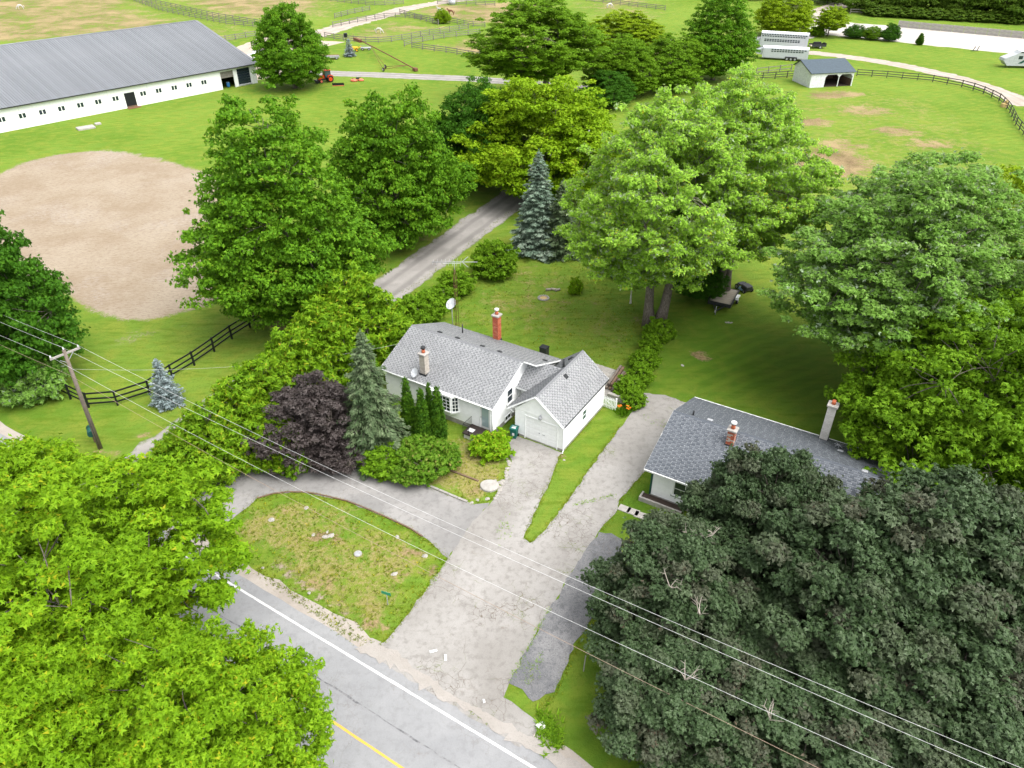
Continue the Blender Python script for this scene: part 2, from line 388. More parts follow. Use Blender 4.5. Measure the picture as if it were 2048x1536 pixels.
def strip(name, centre, widths, z, mat, cross=8, amp=.12, seed=2, parent=None, kind='structure'):
    """a lane as a strip along a centre line, with its cross position as an attribute"""
    r_ = np.random.RandomState(seed); P = np.array(centre)[:, :2]
    seg = np.linalg.norm(np.diff(P, axis=0), axis=1); s_ = np.concatenate([[0], np.cumsum(seg)])
    k = max(2, int(s_[-1]/1.0)); tt = np.linspace(0, s_[-1], k)
    def sm(a):
        y_ = np.interp(tt, s_, a); ker = np.ones(7)/7
        return np.convolve(np.pad(y_, 3, 'edge'), ker, 'valid')
    cx, cy_ = sm(P[:,0]), sm(P[:,1]); wd = np.interp(tt, s_, widths)
    dx, dy = np.gradient(cx), np.gradient(cy_); L = np.hypot(dx, dy); nxn, nyn = -dy/L, dx/L
    V = []; A = []
    for j in range(cross+1):
        a = -1+2*j/cross; jit = (r_.randn(k)*amp if j in (0, cross) else 0)
        V.append(np.stack([cx+nxn*(wd/2*a+jit), cy_+nyn*(wd/2*a+jit), np.full(k, z)], 1)); A.append(np.full(k, a))
    V = np.concatenate(V); A = np.concatenate(A)
    i0 = (np.arange(cross)[:,None]*k+np.arange(k-1)[None]).ravel()
    me = np_mesh(name, V, np.stack([i0, i0+1, i0+1+k, i0+k], 1), {'across': ('FLOAT', A)})
    if me.polygons and me.polygons[0].normal.z < 0: me.flip_normals()
    me.materials.append(mat); o = link(bpy.data.objects.new(name, me), parent)
    if parent is None and kind: tag(o, kind=kind)
    return o
def asphalt(name, c0, c1, dark, crack=0.5, speck=.35, scale=1.0, weed=0.0, patches=()):
    t = NT(name); p = t.pos()
    big = t.noise(.22, 5, .6, p, .4); fine = t.noise(38*scale, 2, .7, p); mid = t.noise(2.2, 4, .65, p)
    c = t.mix(t.step(big, .3, .7), c0, c1)
    c = t.mix(t.math('MULTIPLY', t.step(mid, .46, .68), .5), c, dark)
    c = t.mix(t.math('MULTIPLY', t.step(fine, .45, .75), speck), c, tuple(x*.45 for x in c0))
    c = t.mix(t.math('MULTIPLY', t.step(t.noise(60*scale, 1, .5, p), .62, .8), speck), c, tuple(min(1, x*1.5) for x in c1))
    w_ = t.n('ShaderNodeVectorMath', operation='ADD'); nn = t.n('ShaderNodeTexNoise'); nn.inputs['Scale'].default_value = 1.1; nn.inputs['Detail'].default_value = 4
    t.l(p, nn.inputs['Vector'])
    sc_ = t.n('ShaderNodeVectorMath', operation='SCALE'); sc_.inputs['Scale'].default_value = .9; t.l(nn.outputs['Color'], sc_.inputs[0])
    t.l(p, w_.inputs[0]); t.l(sc_.outputs[0], w_.inputs[1])
    crk = None
    for vs_c, wid, lo, hi in ((.42, .006, .46, .56), (2.4, .030, .50, .60)):
        v = t.n('ShaderNodeTexVoronoi', feature='DISTANCE_TO_EDGE'); v.inputs['Scale'].default_value = vs_c; t.l(w_.outputs[0], v.inputs['Vector'])
        line = t.math('SUBTRACT', 1.0, t.step(v.outputs['Distance'], wid*.25, wid))
        m_ = t.math('MULTIPLY', line, t.step(t.noise(.16, 3, .6, p), lo, hi))
        crk = m_ if crk is None else t.math('MAXIMUM', crk, m_)
    crk = t.math('MULTIPLY', crk, crack)
    cc = (.12,.095,.07)
    c = t.mix(crk, c, cc)
    if weed: c = t.mix(t.math('MULTIPLY', t.math('MULTIPLY', crk, t.step(t.noise(.6, 3, .6, p), .5, .62)), weed), c, (.12,.19,.02))
    st = t.math('MULTIPLY', t.step(t.noise(.55, 6, .7, p, .6), .60, .70), t.step(t.noise(6, 4, .7, p), .4, .6))
    c = t.mix(t.math('MULTIPLY', st, .5), c, (.15,.12,.09))
    h = t.math('SUBTRACT', t.math('MULTIPLY', fine, .3), crk)
    M[name] = t.done(c, .92, .2, 0, t.bump(h, .5, .02)); return M[name]
asphalt('road_asphalt', (.235,.238,.245), (.285,.287,.292), (.2,.2,.205), .25, .38)
asphalt('drive_light', (.245,.232,.216), (.33,.316,.30), (.165,.153,.14), .8, .42, 1, .9)
asphalt('drive_grey', (.20,.195,.19), (.29,.28,.27), (.15,.145,.14), .35, .3)
asphalt('drive_dark', (.125,.128,.136), (.26,.256,.255), (.085,.087,.093), .25, .7, .4)
def gravel(name, c0, c1, tracks=0.0):
    t = NT(name); p = t.pos()
    b = t.noise(.35, 5, .65, p, .4); f = t.noise(16, 3, .7, p); f2 = t.noise(45, 1, .5, p)
    c = t.mix(t.step(b, .3, .7), c0, c1)
    c = t.mix(t.math('MULTIPLY', t.step(f, .5, .75), .4), c, tuple(x*.5 for x in c0))
    if tracks:
        a = t.math('ABSOLUTE', t.attr('across')); a = t.math('ADD', a, t.math('MULTIPLY', t.math('SUBTRACT', b, .5), .3))
        tr = t.math('SUBTRACT', 1.0, t.step(t.math('ABSOLUTE', t.math('SUBTRACT', a, .42)), .05, .24))
        c = t.mix(t.math('MULTIPLY', tr, tracks), c, tuple(x*.62 for x in c0))
        ed = t.step(t.math('ADD', t.math('ABSOLUTE', t.attr('across')), t.math('MULTIPLY', t.math('SUBTRACT', t.noise(1.3, 4, .7, p), .5), .5)), .88, 1.02)
        c = t.mix(t.math('MULTIPLY', ed, .8), c, (.10,.14,.02))
    M[name] = t.done(c, .95, .15, 0, t.bump(t.math('ADD', f, f2), .6, .03)); return M[name]
gravel('lane_gravel', (.25,.235,.22), (.33,.31,.29), .55); gravel('shoulder_gravel', (.30,.265,.23), (.40,.36,.32))
gravel('far_gravel', (.33,.28,.235), (.42,.37,.32), .3); gravel('pale_sand', (.40,.37,.335), (.47,.44,.40)); gravel('road_dust', (.30,.275,.25), (.36,.335,.31)); gravel('yard_gravel', (.36,.30,.25), (.43,.36,.3))

W0 = np.array([-13.836, 29.210]); RU = np.array([.84726, -.53117]); RN = np.array([.53117, .84726])   # road edge line, direction, normal
def RP(s, o): return W0 + RU*s + RN*o
def band(o0, o1, s0=-150, s1=90): return [RP(s0, o0), RP(s1, o0), RP(s1, o1), RP(s0, o1)]
sheet('road_shoulder', band(-9.2, 1.6), .004, M['shoulder_gravel'], .16, 1.2, 4, True)
road = sheet('road', band(-7.7, .75), .010, M['road_asphalt'], .05, 1.5, 5, True)
t = NT('line_white'); p = t.pos(); M['line_white'] = t.done(t.mix(t.step(t.noise(9, 5, .75, p), .5, .68), (.58,.58,.57), (.31,.31,.315)), .7, .2)
t = NT('line_yellow'); p = t.pos(); M['line_yellow'] = t.done(t.mix(t.step(t.noise(9, 5, .75, p), .48, .7), (.62,.36,.06), (.33,.27,.17)), .7, .2)
t = NT('tar_seam'); p = t.pos(); M['tar_seam'] = t.done(t.mix(t.step(t.noise(3, 4, .7, p), .35, .65), (.10,.10,.105), (.23,.23,.235)), .8, .3)
sheet('edge_line', band(-.07, .07), .016, M['line_white'], .008, .6, 6, True, road)
sheet('edge_line', band(-6.95, -6.81), .016, M['line_white'], .008, .6, 7, True, road)
sheet('centre_line', band(-3.49, -3.36), .016, M['line_yellow'], .006, .6, 8, True, road)
sheet('tar_seam', band(-1.98, -1.90), .016, M['tar_seam'], .025, .5, 9, True, road)

D2 = [(1033,871),(1122,905),(1100,962),(1046,1075),(1060,1086),(1092,1060),(1140,995),(1200,908),(1248,846),(1287,786),(1330,790),(1372,806),(1335,865),(1292,940),(1240,1000),(1236,1018),(1197,1064),(1145,1142),(1100,1215),(1062,1285),(1020,1360),(1008,1395),(1062,1432),(1085,1452),(1040,1496),
      (760,1322),(735,1296),(770,1284),(802,1246),(852,1180),(897,1116),(945,1042),(985,1003),(1008,962),(1024,925),(1012,897),(1003,876)]
sheet('driveway', D2, .018, M['drive_light'], .05, .4, 10)
D1 = [(300,915),(400,938),(470,948),(540,930),(640,920),(720,918),(800,950),(860,976),(945,1009),(980,1006),(940,1052),(896,1117),(870,1093),(820,1058),(760,1030),(700,1005),(620,986),(560,985),(515,997),(485,1022),(450,1050),(395,1085),(300,1035),(245,960)]
sheet('circular_drive', D1, .024, M['drive_grey'], .05, .4, 11)
D4 = [(1197,1064),(1222,1066),(1246,1082),(1238,1115),(1190,1225),(1140,1312),(1108,1385),(1066,1404),(1030,1372),(1018,1366),(1062,1285),(1100,1215),(1145,1142)]
sheet('asphalt_patch', D4, .028, M['drive_dark'], .06, .4, 12)
lane_c = [G(150,1042), G(300,930), G(420,842), G(560,741), G(700,637), G(820,548), G(920,475), G(1020,402), G(1090,345), G(1130,290), G(1170,240)]
strip('gravel_lane', lane_c, [5.2]*4+[5.0]*4+[5]*3, .006, M['lane_gravel'])
strip('paved_lane', [G(480,138), G(560,141), G(640,146), G(760,150), G(950,158), G(1100,170), G(1200,180)], [5.2]*7, .006, M['lane_gravel'], 8, .1, 3)
sheet('gravel_yard', [(430,120),(470,95),(525,75),(650,82),(690,84),(640,96),(600,110),(620,135),(560,150),(515,160),(470,150)], .008, M['yard_gravel'], .35, 2, 13)
strip('farm_track', [G(590,82), G(650,64), G(700,48), G(760,33), G(800,20), G(850,10), G(900,2), G(1000,-8)], [7,8,8,7,8,7,7,7], .005, M['far_gravel'], 8, .4, 4)
strip('field_track', [G(1560,112), G(1615,104), G(1700,114), G(1790,128), G(1880,147), G(1960,168), G(2010,188), G(2060,215)], [5]*8, .005, M['far_gravel'], 8, .25, 5)
strip('back_road', [G(1560,70), G(1600,48), G(1640,24), G(1680,10), G(1720,-4), G(1780,-22)], [8]*6, .005, M['far_gravel'], 8, .2, 6)
sheet('sand_track', [(1480,75),(1560,70),(1640,46),(1690,44),(1795,53),(2048,76),(2300,98),(2300,140),(2048,110),(1795,84),(1653,69),(1600,82),(1540,95)], .007, M['pale_sand'], .3, 2, 14)
sheet('patio', [(1170,720),(1192,727),(1245,745),(1236,775),(1215,793),(1198,800),(1175,760)], .01, M['concrete'], .05, .4, 15)

sheet('dust_strip', [RP(5.5,.55),RP(9,.75),RP(13,.6),RP(17,.7),RP(21,.62),RP(25,.7),RP(27.5,.9),RP(26.5,1.6),RP(22,1.15),RP(17,1.35),RP(12,1.1),RP(8.5,1.5),RP(6,1.6)], .034, M['road_dust'], .14, .3, 16, True)
# ---------------------------------------------------------------- roofs, siding, chimneys
def shingle_mat(name, lo, hi):
    t = NT(name); r_ = t.attr('tab'); p = t.obj()
    c = t.ramp(r_, [(0.0, lo), (.45, tuple((a+b)/2 for a, b in zip(lo, hi))), (1.0, hi)])
    c = t.mix(t.math('MULTIPLY', t.step(t.noise(.5, 4, .6, p), .45, .75), .3), c, tuple(x*.75 for x in lo))
    f = t.noise(60, 2, .6, p); c = t.mix(t.math('MULTIPLY', t.step(f, .4, .8), .3), c, tuple(x*.6 for x in lo))
    M[name] = t.done(c, .9, .2, 0, t.bump(f, .3, .01)); return M[name]
shingle_mat('shingle_pale', (.19,.195,.205), (.39,.395,.405)); shingle_mat('shingle_dark', (.098,.11,.128), (.19,.205,.228))
def shingles(name, parent, mat, o, ux, up, W_, L_, tab=.33, row=.15, seed=0, contrast=True):
    """courses of separate tabs on a roof plane: origin o at the eave, ux along the eave, up the slope"""
    o, ux, up = (np.array(v, float) for v in (o, ux, up)); n_ = np.cross(ux, up); n_ /= np.linalg.norm(n_)
    if n_[2] < 0: n_ = -n_
    r_ = np.random.RandomState(seed); V = []; F = []; A = []
    rows = int(L_/row)+1
    for j in range(rows):
        s0 = j*row-.02; s1 = min(L_, s0+row*1.25)
        if s1 <= s0+.02: continue
        x = -(tab if j % 2 else 0)-tab*(.8+.35*r_.rand()); i = 0
        while x < W_:
            wd = tab*(.93+.14*r_.rand()); x0, x1 = max(0, x+.005), min(W_, x+wd-.005); x += wd; i += 1
            if x1-x0 < .02: continue
            th = .012+.010*(i % 2)+.004*r_.rand(); k = len(V)
            b0, b1, c0, c1 = o+ux*x0+up*s0, o+ux*x1+up*s0, o+ux*x0+up*s1, o+ux*x1+up*s1
            V += [b0+n_*.004, b1+n_*.004, b1+n_*th, b0+n_*th, c1+n_*.005, c0+n_*.005]
            F += [(k, k+1, k+2, k+3), (k+3, k+2, k+4, k+5)]
            a = r_.rand(); a = (.05+.3*a if i % 2 else .6+.4*a) if contrast else a
            A += [a]*6
    me = np_mesh(name, np.array(V), np.array(F), {'tab': ('FLOAT', np.array(A))})
    me.materials.append(mat); ob = link(bpy.data.objects.new(name, me), parent); tag(ob, kind='stuff'); return ob
def laps(mb, origin, along, out, zs, xl, xr, step=.2):
    """lap siding boards on a wall: each board leans out at its lower edge"""
    o = np.array(origin, float); a = np.array(along, float); n_ = np.array(out, float)
    z = zs[0]
    while z < zs[1]-1e-4:
        z2 = min(z+step, zs[1]); l0, r0, l1, r1 = xl(z), xr(z), xl(z2), xr(z2)
        if r0-l0 > .03:
            r1 = max(r1, l1+.001); up = np.array([0,0,1.0])
            mb.add([o+a*l0+up*z+n_*.0, o+a*r0+up*z+n_*.0, o+a*r0+up*z+n_*.034, o+a*l0+up*z+n_*.034, o+a*r1+up*z2+n_*.004, o+a*l1+up*z2+n_*.004],
                   [(0,1,2,3),(3,2,4,5)])
        z = z2
def window(parent, mw, c, along, out, w_, h_, cols=1, rows=2, name='window', fr=.07, glassm='glass', label=None):
    """framed window at centre c on a wall; panes are pieces of their own"""
    yaw = math.atan2(along[1], along[0])
    e = bpy.data.objects.new(name, None); link(e, parent); e.location = tuple(c); e.rotation_euler = (0, 0, yaw)
    if label: e['label'] = label
    sgn = -1 if (Vector((0,-1,0)).xy.dot(Matrix.Rotation(-yaw, 2) @ Vector(out[:2])) > 0) else 1    # outward is -y or +y in the window's own frame
    def Y(a, b): return (sgn*a, sgn*b) if sgn > 0 else (sgn*b, sgn*a)
    m = MB(); y0, y1 = Y(.0, .075)
    m.box(-w_/2-fr, w_/2+fr, y0, y1, h_/2, h_/2+fr); m.box(-w_/2-fr, -w_/2, y0, y1, -h_/2, h_/2); m.box(w_/2, w_/2+fr, y0, y1, -h_/2, h_/2)
    m.build('frame', mw, e)
    y0, y1 = Y(.0, .11); MB().box(-w_/2-fr-.03, w_/2+fr+.03, y0, y1, -h_/2-fr, -h_/2).build('sill', mw, e)
    pw, ph = w_/cols, h_/rows; b = .022 if cols*rows > 2 else .035; y0, y1 = Y(.012, .03)
    pm = MB().box(-pw/2+b, pw/2-b, y0, y1, -ph/2+b, ph/2-b).mesh('pane', M[glassm])
    for i in range(cols):
        for j in range(rows): child('pane', pm, e, (-w_/2+pw*(i+.5), 0, -h_/2+ph*(j+.5)))
    y0, y1 = Y(.004, .045); m = MB()
    for i in range(cols+1): m.box(max(-w_/2, -w_/2+pw*i-b), min(w_/2, -w_/2+pw*i+b), y0, y1, -h_/2, h_/2)
    y0, y1 = Y(.004, .042)
    for j in range(rows+1): m.box(-w_/2, w_/2, y0, y1, max(-h_/2, -h_/2+ph*j-b), min(h_/2, -h_/2+ph*j+b))
    m.build('glazing_bars', mw, e)
    return e
def brick_chimney(parent, c, w_, d_, z0, z1, mat, mortar, capm, pot=True, course=.11, blen=.29, potm='terracotta', label=None, seed=0, top=None):
    """chimney with separate bricks standing proud of the mortar core"""
    e = bpy.data.objects.new('chimney', None); link(e, parent); e.location = (c[0], c[1], 0)
    if label: e['label'] = label
    MB().box(-w_/2+.015, w_/2-.015, -d_/2+.015, d_/2-.015, z0, z1).build('core', mortar, e)
    r_ = np.random.RandomState(seed)
    shapes = [MB().box(-.5,.5,-.5,.5,-.5,.5).mesh('brick', mm) for mm in mat]
    n_ = int((z1-z0)/course)
    for j in range(n_):
        z = z0+(j+.5)*course
        for side in range(4):
            L = w_ if side % 2 == 0 else d_
            k = max(1, round(L/blen)); bl = L/k; offs = 0 if j % 2 else .5
            for i in range(k + (1 if offs else 0)):
                a0 = max(0, (i-offs)*bl); a1 = min(L, (i+1-offs)*bl)
                if a1-a0 < .04: continue
                mid = (a0+a1)/2-L/2; dep = .022+r_.rand()*.006
                x, y = [(mid, -d_/2+.012), (w_/2-.012, mid), (mid, d_/2-.012), (-w_/2+.012, mid)][side]
                ang = 0 if side % 2 == 0 else math.pi/2
                child('brick', shapes[r_.randint(len(shapes))], e, (x, y, z), (0,0,ang), (a1-a0-.012, dep, course-.014))
    MB().cbox(-w_/2-.09, w_/2+.09, -d_/2-.09, d_/2+.09, z1, z1+.13, .03).build('cap', capm, e)
    if pot:
        MB().tube([(0,0,z1+.12),(0,0,z1+.42)], [.15,.13], 14).build('flue_pot', M[potm], e)
        if top: MB().tube([(0,0,z1+.42),(0,0,z1+.5),(0,0,z1+.52),(0,0,z1+.64)], [.1,.1,.2,.19], 14).build('rain_cap', M[top], e)
    MB().box(-w_/2-.05, w_/2+.05, -d_/2-.05, d_/2+.05, z0+.05, z0+.32).build('flashing', M['dark_metal'], e)
    return e
brick_reds = [plain('brick_'+str(i), c, .85, .2, 0, .15, 9) for i, c in enumerate([(.44,.11,.055),(.5,.15,.08),(.40,.10,.06),(.52,.19,.11)])]
brick_pale = [plain('brick_pale_'+str(i), c, .85, .2, 0, .12, 9) for i, c in enumerate([(.46,.42,.36),(.5,.46,.41),(.42,.38,.33)])]
brick_white = [plain('brick_white_'+str(i), c, .85, .2, 0, .1, 9) for i, c in enumerate([(.60,.58,.54),(.66,.64,.6)])]
brick_mix = brick_reds + brick_pale[:1]
plain('mortar', (.5,.46,.42), .9)
def roof_slab(name, parent, mat, o, ux, up, W_, L_, th=.10):
    o, ux, up = (Vector(v) for v in (o, ux, up)); n_ = ux.cross(up).normalized()
    if n_.z < 0: n_ = -n_
    a = [o, o+ux*W_, o+ux*W_+up*L_, o+up*L_]; b = [q-n_*th for q in a]
    m = MB(); m.add([tuple(q) for q in a+b], [(0,1,2,3),(7,6,5,4),(0,4,5,1),(1,5,6,2),(2,6,7,3),(3,7,4,0)])
    return recalc(m.build(name, mat, parent))
def roof_vent(parent, p, up, mat='dark_metal'):
    n_ = Vector((1,0,0)).cross(Vector(up)).normalized()
    e = MB().cbox(-.2,.2,-.16,.16,0,.11,.04).build('roof_vent', M[mat], parent, p)
    e.rotation_euler = Vector((0,0,1)).rotation_difference(n_).to_euler() if n_.z > 0 else (0,0,0); return e
def dish(parent, name, c, r, aim, mat='dish_grey'):
    d = Vector(aim).normalized(); m = MB(); V = []; F = []; K = 20; rings = [0, .35, .7, 1]
    for i, q in enumerate(rings):
        for k in range(K):
            a = 2*math.pi*k/K; V.append((r*q*math.cos(a), r*1.08*q*math.sin(a), r*.22*q*q))
    for i in range(len(rings)-1):
        for k in range(K): F.append((i*K+k, i*K+(k+1)%K, (i+1)*K+(k+1)%K, (i+1)*K+k))
    m.add(V, F, True); m.tube([(0,-r*.9,.1*r),(0,-r*.3,r*.9)], .02, 6); m.cbox(-.06,.06,-r*.3-.06,-r*.3+.06,r*.85,r*1.0,.02)
    o = m.build(name, M[mat], parent, c); o.rotation_euler = d.to_track_quat('Z','Y').to_euler(); return o

# ---------------------------------------------------------------- white bungalow with garage
HO = (3.847, 44.204, 0.0); HY = R(-31.6)
house = thing('bungalow', 'white sided bungalow with pale grey shingle roof and attached garage', 'house', HO, HY)
WP = M['white_paint']
XL, XR_, YF, YB, ZE, ZR = -16.0, -5.6, -1.22, 7.15, 2.86, 4.72
yr, yfe, ybe = 3.0, -1.42, 7.42; sl = (ZR-ZE)/(yr-yfe)
m = MB()
m.box(XL, XR_, YF+.02, YB, .0, 2.82)
m.prism([(YF+.02, 2.8), (YB, 2.8), (yr, ZR-.16)], XL, XR_, 'x')
recalc(m.build('wall', WP, house))
m = MB(); laps(m, (XL, YF+.02, 0), (1,0,0), (0,-1,0), (.42, 2.78), lambda z: 0, lambda z: XR_-XL, .2)
def gl(z): return 0 if z < 2.8 else max(0, (z-2.8)/(ZR-.16-2.8)*(yr-YF))
def gr(z): return YB-YF if z < 2.8 else max(0, (YB-YF)-(z-2.8)/(ZR-.16-2.8)*(YB-yr))
laps(m, (XR_, YF, 0), (0,1,0), (1,0,0), (.42, ZR-.2), gl, gr, .2)
m.build('siding', WP, house)
MB().box(XL-.03, XR_+.03, YF-.03, YB+.03, -.05, .40).build('foundation', M['concrete'], house)
slope_f = Vector((0, yr-yfe, ZR-ZE)); Lf = slope_f.length; slope_b = Vector((0, yr-ybe, ZR-ZE)); Lb = slope_b.length
roof = bpy.data.objects.new('roof', None); link(roof, house)
roof_slab('front_slope', roof, WP, (-16.25, yfe, ZE), (1,0,0), slope_f.normalized(), 10.9, Lf)
roof_slab('back_slope', roof, WP, (-16.25, ybe, ZE), (1,0,0), slope_b.normalized(), 12.1, Lb)
shingles('shingle', roof, M['shingle_pale'], (-16.28, yfe-.03, ZE), (1,0,0), slope_f.normalized(), 10.96, Lf+.03, .19, .145, 1)
shingles('shingle', roof, M['shingle_pale'], (-16.28, ybe+.03, ZE), (1,0,0), slope_b.normalized(), 12.1, Lb+.03, .19, .145, 2)
m = MB()
for i in range(38):
    x = -16.28+i*.29; m.prism([(yr-.15, ZR-.045), (yr, ZR+.045), (yr+.15, ZR-.045), (yr, ZR+.01)], x, x+.28, 'x')
cap = recalc(m.build('ridge_cap', M['shingle_pale'], roof))
m = MB()    # fascia and rake boards
m.box(-16.25, -5.35, yfe-.05, yfe-.004, ZE-.2, ZE-.012); m.box(-16.25, -4.15, ybe+.004, ybe+.05, ZE-.2, ZE-.012)
for x in (-16.27, -5.347):
    for ye in (yfe, ybe): m.bar((x, ye, ZE-.09), (x, yr, ZR-.09), .03, .2)
m.build('fascia', WP, house)
m = MB(); m.tube([(-16.25, yfe-.11, ZE-.06), (-5.36, yfe-.11, ZE-.06)], .055, 8); m.tube([(-5.5, YF-.06, ZE-.1), (-5.5, YF-.06, .1)], .035, 8)
m.build('gutter', WP, house)
for x in (-13.7, -11.9, -9.45, -7.8): roof_vent(house, (x, yr+.42, ZR-.42*sl), (0,1,-sl))
roof_vent(house, (-4.63, yr+2.25, ZR-2.25*sl), (0,1,-sl))
MB().tube([(-13.0, 5.7, 3.5), (-13.0, 5.7, 4.45)], .055, 10).build('vent_pipe', M['dark_metal'], house)
MB().box(-10.84, -10.36, 7.18, 7.66, 0, 2.6).build('chimney_base', brick_reds[0], house)
brick_chimney(house, (-10.6, 7.42), .54, .54, 2.6, 5.2, brick_reds, M['mortar'], M['pale_stone'], label='red brick chimney at the rear eave', seed=1, top='white_dull')
brick_chimney(house, (-12.35, -.55), .54, .54, 2.95, 5.0, brick_pale, M['mortar'], M['pale_stone'], blen=.3, label='tall pale brick chimney on the front slope', seed=2, top='dark_metal')
dish(house, 'roof_dish', (-12.85, -1.2, 3.4), .36, (-.2,-.7,.55))
MB().tube([(-12.85,-1.12,2.9),(-12.85,-1.15,3.4)], .025, 6).build('dish_mast', M['steel'], house)
# bay window
bay = bpy.data.objects.new('bay_window', None); link(bay, house); bay.location = (-10.0, YF, 1.95)
m = MB(); prof = [(-1.45, .0), (-.95, -.5), (.95, -.5), (1.45, .0)]
m.prism(prof, -.85, -.72, 'z'); m.prism([(-1.1,0),(-.75,-.35),(.75,-.35),(1.1,0)], -1.05, -.86, 'z'); m.prism([(-1.5,.0),(-.98,-.55),(.98,-.55),(1.5,0)], .70, .84, 'z')
m.prism([(-1.4,-.02),(-.93,-.46),(.93,-.46),(1.4,-.02)], -.73, .70, 'z')
recalc(m.build('bay_frame', WP, bay))
window(bay, WP, (0, -.46, 0), (1,0,0), (0,-1,0), 1.7, 1.3, 5, 4, 'centre_sash', .05)
window(bay, WP, (1.165, -.24, 0), (.728,.686,0), (.686,-.728,0), .46, 1.3, 2, 4, 'side_sash', .05)
window(bay, WP, (-1.165, -.24, 0), (.728,-.686,0), (-.686,-.728,0), .46, 1.3, 2, 4, 'side_sash', .05)
# front door, step, railing
dr = bpy.data.objects.new('door', None); link(dr, house); dr.location = (-6.15, YF, .55); dr['label'] = 'white storm door with full glass and blinds'
m = MB(); m.box(-.5,-.42,-.08,.0,0,2.12); m.box(.42,.5,-.08,0,0,2.12); m.box(-.42,.42,-.08,0,2.04,2.12); m.build('door_frame', WP, dr)
MB().box(-.42,.42,-.05,.0,.0,2.04).build('door_leaf', M['white_dull'], dr)
MB().box(-.31,.31,-.062,-.052,.2,1.92).build('door_glass', M['glass_pale'], dr)
MB().tube([(-.36,-.05,1.0),(-.36,-.11,1.0),(-.36,-.11,1.12)], .018, 6).build('door_handle', M['dark_metal'], dr)
m = MB(); m.box(-7.45,-5.75,YF-1.35,YF-.035,.42,.52); m.build('porch_slab', M['brown_deck'], house)
m = MB(); m.box(-7.35,-5.85,YF-1.28,YF-.04,0,.418); m.build('porch_base', M['white_dull'], house)
m = MB()
for y in np.linspace(YF-1.28, YF-.12, 9): m.tube([(-7.4,y,.52),(-7.4,y,1.3)], .012, 5)
m.tube([(-7.4,YF-1.28,1.3),(-7.4,YF-.1,1.3)], .02, 6)
for x in (-7.4,-6.9): m.tube([(x,YF-1.28,.5),(x,YF-1.28,1.32)], .02, 6)
m.tube([(-7.4,YF-1.28,1.3),(-6.9,YF-1.28,1.3)], .02, 6)
m.build('railing', M['black_paint'], house)
MB().box(-7.25,-6.75,YF-.95,YF-.55,.523,.535).build('door_mat', M['white_dull'], house)
window(house, WP, (XR_+.02, 1.35, 2.35), (0,1,0), (1,0,0), .75, 1.25, 1, 2)
window(house, WP, (XR_+.045, 1.0, .5), (0,1,0), (1,0,0), .8, .42, 2, 1, 'basement_window', .05)
# breezeway
yb_r, zb_r, yb_e, zb_e = 4.47, 4.10, 2.3, 2.72
sb = Vector((0, yb_r-yb_e, zb_r-zb_e))
roof_slab('breezeway_slope', roof, WP, (-5.55, yb_e, zb_e), (1,0,0), sb.normalized(), 2.9, sb.length)
shingles('shingle', roof, M['shingle_pale'], (-5.5, yb_e-.03, zb_e), (1,0,0), sb.normalized(), 2.85, sb.length+.03, .19, .145, 3)
m = MB(); m.box(-5.58, -4.2, 3.1, 7.1, 0, 2.75); laps(m, (-5.58, 3.1, 0), (1,0,0), (0,-1,0), (.3, 2.7), lambda z: 0, lambda z: 1.38, .2); m.build('breezeway_wall', WP, house)
window(house, WP, (-4.75, 3.08, 1.9), (1,0,0), (0,-1,0), .62, 1.0, 2, 2, 'breezeway_window', .05)
MB().box(-5.5, -3.8, yb_e-.045, yb_e-.004, zb_e-.2, zb_e-.012).build('breezeway_fascia', WP, house)
# garage
GZ, GRZ, gxl, gxr, gxm = 2.45, 4.36, -4.78, .06, -2.36
m = MB(); m.box(-4.22, -3.30, 0, .12, .0, 2.5); m.box(-.55, 0, 0, .12, 0, 2.5); m.box(-3.30, -.55, 0, .12, 2.15, 2.5)
m.box(-4.22, -4.1, .12, 6.95, 0, 2.5); m.box(-.12, 0, .12, 6.95, 0, 2.42); m.box(-4.1, -.12, 6.83, 6.95, 0, 2.5)
m.prism([(-4.22, 2.5), (-.02, 2.5), (gxm, GRZ-.16)], 0.0, .12, 'y'); m.prism([(-4.22, 2.5), (-.02, 2.5), (gxm, GRZ-.16)], 6.83, 6.95, 'y')
recalc(m.build('garage_wall', WP, house))
m = MB(); laps(m, (0, 0, 0), (0,1,0), (1,0,0), (.22, 2.36), lambda z: 0, lambda z: 6.95, .24)
def gg0(z): return (z-2.5)/(GRZ-.16-2.5)*(gxm+4.22)
def gg1(z): return 4.2-(z-2.5)/(GRZ-.16-2.5)*(-.02-gxm)
laps(m, (-4.22, 0, 0), (1,0,0), (0,-1,0), (2.55, GRZ-.2), gg0, gg1, .24)
laps(m, (-4.22, 0, 0), (1,0,0), (0,-1,0), (.22, 2.46), lambda z: 0, lambda z: .82, .24)
m.build('garage_siding', WP, house)
m = MB(); m.box(-4.25, -3.3, -.03, .15, -.05, .21); m.box(-.55, .03, -.03, .15, -.05, .21); m.box(-.15, .03, .15, 6.98, -.05, .21); m.build('garage_foundation', M['concrete'], house)
gs = Vector((gxm-gxr, 0, GRZ-GZ)); gl_ = Vector((gxm-gxl, 0, GRZ-GZ))
roof_slab('garage_right_slope', roof, WP, (gxr, -.12, GZ), (0,1,0), gs.normalized(), 7.55, gs.length)
roof_slab('garage_left_slope', roof, WP, (gxl, -.12, GZ), (0,1,0), gl_.normalized(), 7.55, gl_.length)
shingles('shingle', roof, M['shingle_pale'], (gxr+.03, -.15, GZ-.02), (0,1,0), gs.normalized(), 7.6, gs.length+.04, .19, .145, 4)
